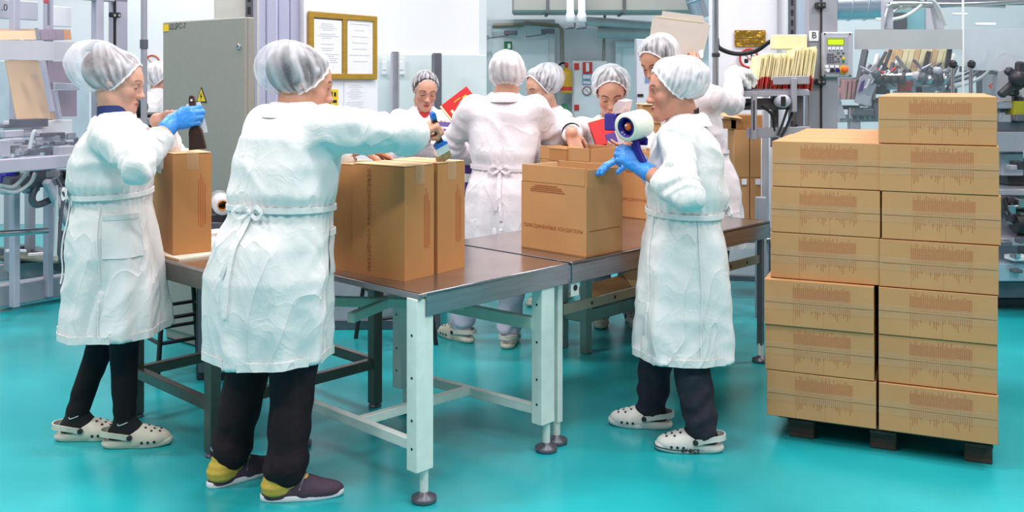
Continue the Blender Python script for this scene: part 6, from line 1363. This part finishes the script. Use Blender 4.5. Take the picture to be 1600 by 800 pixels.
# 3 worker with tape gun, in profile facing left
Ck = [(.36, 0, .0, .215, .2), (.55, 0, .0, .21, .19), (.75, 0, .0, .205, .182), (.88, 0, .0, .198, .17), (.97, 0, .0, .178, .15), (1.01, 0, .0, .176, .148), (1.07, 0, -.005, .19, .162), (1.2, 0, -.01, .195, .16), (1.29, 0, -.01, .18, .138), (1.345, 0, 0, .155, .105), (1.39, 0, -.005, .105, .08), (1.43, 0, -.002, .07, .068)]
Cc = person('woman in dark trousers and clogs taping cartons, in profile beside the pallet', (.715, 4.08), (-.985, .17), 1.575, keys=Ck, lean=.0, hem=.36,
    headpos=P(1052, 140, 4.06), hf=(-.98, .0, -.13), hsc=1.0, nrad=(.1, .12, .1), slouch=.02, ntilt=.46, nmax=(84, 128, 22), crum=.07, coat=COATW, net=NETO, legs='wide', leg_mat=NAVYT,
    feet=[(G(1018, 667)[0], G(1018, 667)[1], -.97, .2, .03), (G(1096, 704)[0], G(1096, 704)[1], -.99, .08, .03)], shoes=('clog', CROCW, BLACKC, 'crocs', 1, -1),
    arms={'L': dict(w=P(1003, 263, 3.93), pole=(-.55, .15, -1), cuff=.5, rs=1.0, shf=.03, fd=(-.72, .1, .62), pn=(-.3, .9, -.2), curl=[(.9, .9, .6), (.95, .95, .6), (1., .95, .6), (1.05, .9, .6)], thumb=(.8, .9), glove=GLOVEB, gl=.035, spread=.03, hs=1.05),
          'R': dict(w=P(992, 246, 4.22), pole=(.5, -.3, -1), cuff=.4, fd=(-.93, -.18, -.12), pn=(-.1, -.1, -1), curl=[(.35, .3, .2), (.3, .3, .2), (.35, .3, .2), (.4, .3, .2)], thumb=(.7, .5), glove=GLOVEB, gl=.035, spread=.02, hs=1.05)},
    skin='#cf9179', lip='#a55a52', brow='#5a4238', hair=HAIRD, shirt=BLACKC, bow=math.radians(178), tails=False, seams=[(-.78, .95, .37, .012), (-1.9, .95, .37, .006)], seed=5, eyes='open', waist=1.0)
# 4 worker seen from behind at the rear of the tables
D = person('worker seen squarely from behind with a bow at the waist, behind the long table', (-.045, 5.47), (.05, 1), 1.655, wide=1.06, deep=1., lean=.05,
    headpos=P(793, 124, 5.52), hf=(.12, .93, -.36), hsc=1.0, nrad=(.1, .122, .112), slouch=.03, ntilt=.45, nmax=(88, 128, 22), crum=.06, coat=COATL, net=NETO, legs='wide', leg_mat=WTROU,
    feet=[(G(795, 540)[0], G(795, 540)[1], .15, .98), (G(722, 532)[0], G(722, 532)[1], -.7, .7)], shoes=('clog', CROC, WTROU),
    arms={'R': dict(w=P(845, 245, 5.85), pole=(.9, -.4, -.5), cuff=.85, rs=1.12, fd=(-.4, .9, 0), pn=(0, 0, -1), curl=[.4] * 4),
          'L': dict(w=P(735, 245, 5.85), pole=(-.9, -.4, -.5), cuff=.85, rs=1.12, fd=(.4, .9, 0), pn=(0, 0, -1), curl=[.4] * 4)},
    skin='#d6a189', hair=HAIRB, shirt=BLACKC, bow=math.radians(185), seams=[(3.15, 1.3, 1.05, .005)], seed=11, eyes='down', belt_dz=.0, waist=1.01, simple=True)
# 5 woman in the red shirt holding the red chocolate box
E_ = person('woman with red shirt under her coat, looking down at a red box', (-.60, 6.6), (.2, -.98), 1.53, lean=.02, vneck=.13, shirt=REDC,
    headpos=P(664, 142, 6.56), hf=(.28, -.90, -.32), roll=.06, hsc=1.02, nrad=(.086, .108, .098), slouch=.0, ntilt=.5, nmax=(80, 128, 22), crum=.03, coat=COATL, net=NET,
    feet=[(-.7, 6.6, .1, -1), (-.5, 6.6, .1, -1)], legs='wide', leg_mat=WTROU, shoes=('clog', CROC, WTROU),
    arms={'L': dict(w=P(722, 205, 6.35), pole=(-.9, -.1, -.9), cuff=.9, fd=(.35, -.2, .85), pn=(-.5, -.6, .3), curl=[.5, .5, .55, .6], thumb=(1, .5)),
          'R': dict(w=P(668, 215, 6.35), pole=(.9, -.1, -.9), cuff=.9, fd=(.6, -.4, .3), pn=(.4, .3, .7), curl=[.4] * 4)},
    skin='#d8a18a', lip='#b04e4c', brow='#4a3129', hair=HAIRD, seed=14, eyes='down', belt=True, simple=True)
# 6 young woman in profile, head bowed
Gp = person('young worker with bowed head in half profile, behind the worker with the bow', (.29, 6.62), (-.85, -.5), 1.53, lean=.05,
    headpos=P(845, 138, 6.48), hf=(-.80, -.48, -.34), hsc=1.0, nrad=(.096, .128, .108), slouch=.05, ntilt=.6, nmax=(80, 128, 22), crum=.03, coat=COATS, net=NET,
    feet=[(.35, 6.72, -.8, -.5), (.25, 6.57, -.8, -.5)], legs='wide', leg_mat=WTROU, shoes=('clog', CROC, WTROU),
    arms={'R': dict(w=(.0, 6.6, 1.0), pole=(.7, -.3, -.8), cuff=.85, fd=(-.9, -.3, 0), pn=(0, 0, -1), curl=[.4] * 4), 'L': dict(w=(.1, 6.35, 1.0), pole=(-.7, -.3, -.8), cuff=.85, fd=(-.9, -.3, 0), pn=(0, 0, -1), curl=[.4] * 4)},
    skin='#d9a68e', lip='#b5635c', brow='#332420', hair=HAIRB, seed=17, eyes='down', simple=True)
# 7 young woman facing the camera, hand in the carton
Hh = person('young woman with black cuffs facing us, reaching down into an open carton', (.60, 6.0), (-.12, -.99), 1.49, lean=.13, vneck=.12, shirt=BLACKC,
    headpos=P(955, 146, 5.8), hf=(-.08, -.88, -.44), roll=-.03, hsc=1.1, nrad=(.104, .118, .104), slouch=.03, ntilt=.45, nmax=(74, 128, 22), crum=.05, coat=COATS, net=NET,
    feet=[(.55, 6.05, -.1, -1), (.74, 6.05, .1, -1)], legs='wide', leg_mat=WTROU, shoes=('clog', CROC, WTROU),
    arms={'R': dict(w=P(893, 208, 5.42), pole=(.9, -.2, .1), cuff=.84, cuffm=BLACKC, rs=1.05, fd=(.28, -.35, -.9), pn=(-.1, .7, -.5), curl=[(.15, .2, .15), (.15, .25, .2), (.2, .25, .2), (.25, .3, .2)], thumb=(1.2, .3), spread=.14, hs=1.12),
          'L': dict(w=P(985, 225, 5.6), pole=(-.9, -.2, -.5), cuff=.85, fd=(-.6, -.5, -.2), pn=(-.2, .5, .6), curl=[.5] * 4)},
    skin='#d49d84', lip='#b4595a', brow='#2e211d', hair=HAIRB, seed=21, eyes='down', simple=True)
# 8 tall worker behind the tape gun, one gloved hand on the feeder, the other on the cardboard sheet
Jk = [(.5, 0, .0, .235, .195)] + [tuple(k) for k in DEFK[1:]]
J = person('tall worker in white gloves bending behind the woman with the tape gun', (1.13, 5.78), (-.75, -.66), 1.74, keys=Jk, wide=1.02, lean=.2,
    headpos=P(1028, 97, 5.58), hf=(-.62, -.62, -.48), hsc=1.05, nrad=(.1, .122, .11), slouch=.02, ntilt=.5, nmax=(82, 128, 22), crum=.02, coat=COATL, net=NET,
    feet=[(1.05, 5.9, -.7, -.6), (1.2, 5.7, -.7, -.6)], legs='wide', leg_mat=NAVYT, shoes=('clog', CROC, BLACKC),
    arms={'L': dict(w=P(1146, 109, 5.93), pole=(-.3, .0, -1), cuff=.8, rs=1.05, fd=(.85, .3, -.1), pn=(0, .3, -.95), curl=[(.6, .7, .5), (.7, .7, .5), (.75, .7, .5), (.8, .7, .5)], thumb=(.8, 1.), glove=GLOVEW, gl=.09, hs=1.08),
          'R': dict(w=P(1082, 118, 6.0), pole=(.6, -.5, -.5), cuff=.8, fd=(.25, .05, .95), pn=(-.2, .95, 0), curl=[(.6, .8, .6)] * 4, thumb=(.8, 1.), spread=.05)},
    skin='#cf957d', lip='#a85b55', brow='#3a2822', hair=HAIRB, bow=math.radians(190), tails=False, seed=25, eyes='down', simple=True, waist=1.03)
# 9 worker half hidden behind the electrical cabinet
Kp = person('worker half hidden behind the grey electrical cabinet', (-2.78, 7.7), (.9, -.3), 1.66, lean=.02,
    headpos=P(253, 127, 7.7), hf=(.9, -.25, -.35), hsc=1.0, nrad=(.098, .122, .11), slouch=.02, ntilt=.5, nmax=(86, 128, 22), coat=COATS, net=NETO,
    feet=[(-2.8, 7.75, .9, -.3), (-2.75, 7.62, .9, -.3)], legs='wide', leg_mat=WTROU, shoes=('clog', CROC, WTROU),
    arms={'R': dict(w=(-2.45, 7.45, 1.05), pole=(.6, -.4, -.8), cuff=.85, fd=(.9, -.2, 0), pn=(0, 0, -1), curl=[.4] * 4), 'L': dict(w=(-2.4, 7.7, 1.05), pole=(-.6, -.4, -.8), cuff=.85, fd=(.9, -.2, 0), pn=(0, 0, -1), curl=[.4] * 4)},
    skin='#d39c84', hair=HAIRD, seed=29, simple=True)

# ------------------------------------------------------------------ things held
def hpos(pr, sdn, a, b, c): return pr['hands'][sdn]['L'](a, b, c) + pr['loc']
# dark brush with paper sleeve in the blue glove
h = A['hands']['R']; gc = hpos(A, 'R', 0, .085, .03); axb = unit((.10, .05, -1.)); sdv = unit(np.cross(axb, (0, 1, 0)))
br = Thing('glue_brush', gc, 'dark brown flat brush wrapped in white paper, held in the blue glove', 'brush')
DB = mat('dark_brown_wood', '#4a2a1e', .5, 0, .15, 30, stretch=(6, 6, 1)); BRIS = mat('brown_bristle', '#4a2c22', .9, 0, .35, 60, bump=.8, bscale=200, stretch=(8, 8, 1)); BRT = mat('tan_bristle', '#b59a72', .9, 0, .3, 80, bump=.8, bscale=200)
def flat(o, name, m, c0, ax, wd, prof, th, par=None):
    """flat tapering blade: prof = (along, half width) pairs"""
    nn_ = unit(np.cross(ax, wd)); L_ = [c0 + ax * a - wd * w for a, w in prof]; R_ = [c0 + ax * a + wd * w for a, w in prof][::-1]; return o.prism(name, m, [p - nn_ * th / 2 for p in L_ + R_], nn_ * th, par)
hnd = flat(br, 'handle', DB, gc, axb, sdv, [(-.085, .003), (-.08, .009), (-.06, .0125), (-.03, .0125), (.0, .0115), (.03, .012), (.05, .02)], .014)
p = gc - axb * .066; br.cyl('hang_hole', WHITEP, p + (0, -.0085, 0), p + (0, .0085, 0), .0045, 10, par=hnd)
flat(br, 'ferrule', DB, gc, axb, sdv, [(.045, .02), (.06, .026), (.075, .027)], .018); flat(br, 'bristles', BRIS, gc, axb, sdv, [(.07, .025), (.11, .03), (.13, .033)], .022)
flat(br, 'paper_sleeve', PAPER, gc + np.array([0, .02, 0]), unit((.18, 0, -1)), unit((1, 0, .2)), [(-.055, .028), (.07, .036)], .002)
# blue-banded brush in the bare hand
gc = hpos(B, 'R', 0, .085, .03); tip = P(694, 249, 3.86); axb = unit(tip - gc); sdv = unit(np.cross(axb, (.4, -.9, .1))); L_ = np.linalg.norm(tip - gc)
br = Thing('paint_brush', gc, 'blue banded paint brush dipped onto the carton, held in the bare hand', 'brush')
flat(br, 'handle', BLACK, gc, axb, sdv, [(-.07, .004), (-.06, .009), (-.03, .011), (.02, .009), (L_ - .085, .012)], .014); flat(br, 'handle_end', BLUE, gc, axb, sdv, [(-.09, .006), (-.085, .0095), (-.06, .0105)], .016)
flat(br, 'blue_band', BLUE, gc, axb, sdv, [(L_ - .09, .014), (L_ - .08, .027), (L_ - .068, .028)], .02); flat(br, 'ferrule', WHITEP, gc, axb, sdv, [(L_ - .07, .0285), (L_ - .035, .029)], .021); flat(br, 'bristles', BRT, gc, axb, sdv, [(L_ - .037, .028), (L_ - .005, .031), (L_ + .002, .028)], .02)
# tape gun: blue violet frame, cream tape roll
tc_ = P(990, 196, 3.93); ax = unit((-.70, -.70, -.12)); tg = Thing('tape_gun', tc_, 'blue violet tape gun with a thick cream tape roll', 'tape dispenser')
tg.lathe('tape_roll', mat('cream_tape', '#eceadb', .3, 0, .02, 9), tc_ - ax * .035, ax, [(.041, .085), (.057, .085), (.058, .081), (.058, -.02), (.057, -.024), (.041, -.024), (.041, .085)], 36)
tg.lathe('roll_core', BLUEP, tc_ - ax * .036, ax, [(.041, .087), (.036, .087), (.036, 0)], 30); hub = tg.lathe('hub', BLUEP, tc_ - ax * .03, ax, [(0, .06), (.02, .06), (.03, .05), (.034, .02), (.034, 0)], 24)
tg.lathe('red_cap', ORANGE, tc_ + ax * .028, ax, [(.016, 0), (.016, .01), (.012, .014), (0, .014)], 16); tg.box('cap_mark', PAPER, tc_ + ax * .042 + (-.004, 0, .006), (.01, .004, .008))
lf = unit(np.cross(ax, (0, 0, 1))) ; lf = lf if lf[0] < 0 else -lf; upv = np.cross(ax, lf); upv = upv if upv[2] > 0 else -upv
tg.prism('side_plate', BLUEP, [tc_ - ax * .043 + lf * a + upv * b for a, b in ((.075, .035), (.115, .03), (.12, -.01), (.08, -.055), (.02, -.085), (-.03, -.085), (-.035, -.06), (0, -.035), (.03, -.01), (.045, .03))], ax * .012)
tg.box('cutter_head', BLUEP, tc_ + lf * .09 + upv * .012, (.062, .085, .07), math.atan2(lf[1], lf[0]), .006); tg.box('roller', DARKM, tc_ + lf * .075 + upv * .012, (.03, .07, .025), math.atan2(lf[1], lf[0]), .01)
tg.prism('guard_flap', mat('pale_pink_film', '#e6c3c6', .3), [tc_ + lf * a + upv * b - ax * .02 for a, b in ((.03, .055), (.085, .045), (.07, .085), (.045, .105), (.01, .1))], ax * .05); tg.box('red_tip', ORANGE, tc_ + lf * .095 + upv * .048, (.03, .03, .012), math.atan2(lf[1], lf[0]), .003)
tg.tube('handle', BLUEP, [tc_ - upv * .07, tc_ - upv * .10 - lf * .01, tc_ - upv * .15 - lf * .035], [.018, .017, .016], 12)
# red chocolate box of the woman in red
c = P(724, 169, 6.28); Rb = frame_R((.80, .2, -.62) if False else (.78, .16, .60), (-.55, .1, .82)); rb = Thing('chocolate_box', c, 'red chocolate box with purple emblem, held up by the woman in red', 'box')
rb.box('box_body', REDP, c, (.205, .20, .022), R=Rb, bev=.003); rb.box('edge_card', CREAM, c - Rb[:, 2] * .004 - Rb[:, 0] * .108 , (.012, .2, .03), R=Rb, bev=.002)
zf = Rb[:, 2] * .0118
if zf[1] > 0: zf = -zf
for (x, y, w_, h_, m_) in ((.03, -.035, .075, .06, PURPLE), (.055, -.05, .03, .035, PAPER), (-.02, .02, .03, .02, YEL), (.05, .05, .03, .02, YEL), (-.06, -.03, .02, .015, PAPER), (-.07, .0, .018, .07, CREAM), (0, .065, .05, .006, YEL), (-.03, -.065, .06, .008, YEL)):
    rb.box('printed_mark', m_, c + zf + Rb[:, 0] * x + Rb[:, 1] * y, (w_, h_, .0016), R=Rb, bev=0)
c = P(689, 208, 6.22); Rp = frame_R((1, .1, -.08), (0, .35, .94)); pk = Thing('printed_leaflet', c, 'white leaflet with purple print held below the red box', 'leaflet')
pk.box('sheet', mat('leaflet_pale', '#d9cfd6', .5), c, (.12, .15, .004), R=Rp, bev=0); zf = Rp[:, 2] * .0026 * (-1 if Rp[1, 2] > 0 else 1)
for (x, y, w_, h_, m_) in ((0, .06, .12, .03, PURPLE), (.0, .005, .06, .05, PURPLE), (-.02, -.045, .03, .02, KRAFT_D)): pk.box('printed_mark', m_, c + zf + Rp[:, 0] * x + Rp[:, 1] * y, (w_, h_, .001), R=Rp, bev=0)
# red box in the arms of the young woman
c = P(942, 207, 5.62); Rr = frame_R((.9, .1, .25), (-.2, .3, .92)); r2 = Thing('chocolate_box', c, 'red and purple box in front of the young woman with black cuffs', 'box')
r2.box('box_body', REDP, c, (.13, .15, .03), R=Rr, bev=.003); r2.box('purple_print', PURPLE, c + Rr[:, 0] * .035 - Rr[:, 1] * .045 + np.array([0, -.018, 0]), (.06, .06, .004), R=Rr, bev=0); r2.box('gold_edge', CREAM, c + Rr[:, 1] * .077, (.13, .006, .032), R=Rr, bev=.001)
# pale cardboard sheet held up behind the tall worker
cs = Thing('cardboard_sheet', P(1062, 62, 6.08), 'pale die cut cardboard sheet held up behind the tall worker', 'cardboard')
cs.prism('sheet', mat('pale_grey_board', '#dcd3cb', .7, 0, .03, 4), [P(x, y, 6.06 + (y - 17) * .0006) for x, y in ((1013, 72), (1019, 30), (1024, 24), (1034, 24), (1035, 17), (1099, 25), (1100, 33), (1106, 36), (1110, 40), (1098, 88), (1088, 106), (1040, 108))], (.002, .006, 0))
cs.prism('fold_line', CREAM, [P(x, y, 6.0545 + (y - 17) * .0006) for x, y in ((1026, 26), (1100, 35), (1100, 36), (1026, 27))], (0, .002, 0))
cs.prism('white_tab', PAPER, [P(x, y, 6.02) for x, y in ((1091, 80), (1099, 77), (1099, 90), (1094, 91))], (0, .01, 0))
# white swab strip in the cotton glove
c = hpos(J, 'L', .02, .1, .05); sw = Thing('white_strip', c, 'white card strip pinched in the cotton glove at the feeder', 'strip'); sw.box('strip', PAPER, c + (0, 0, -.03), (.03, .006, .09), .2, .002); sw.box('strip_fold', WHITEP, c + (.004, -.003, -.07), (.034, .008, .02), .2, .002)
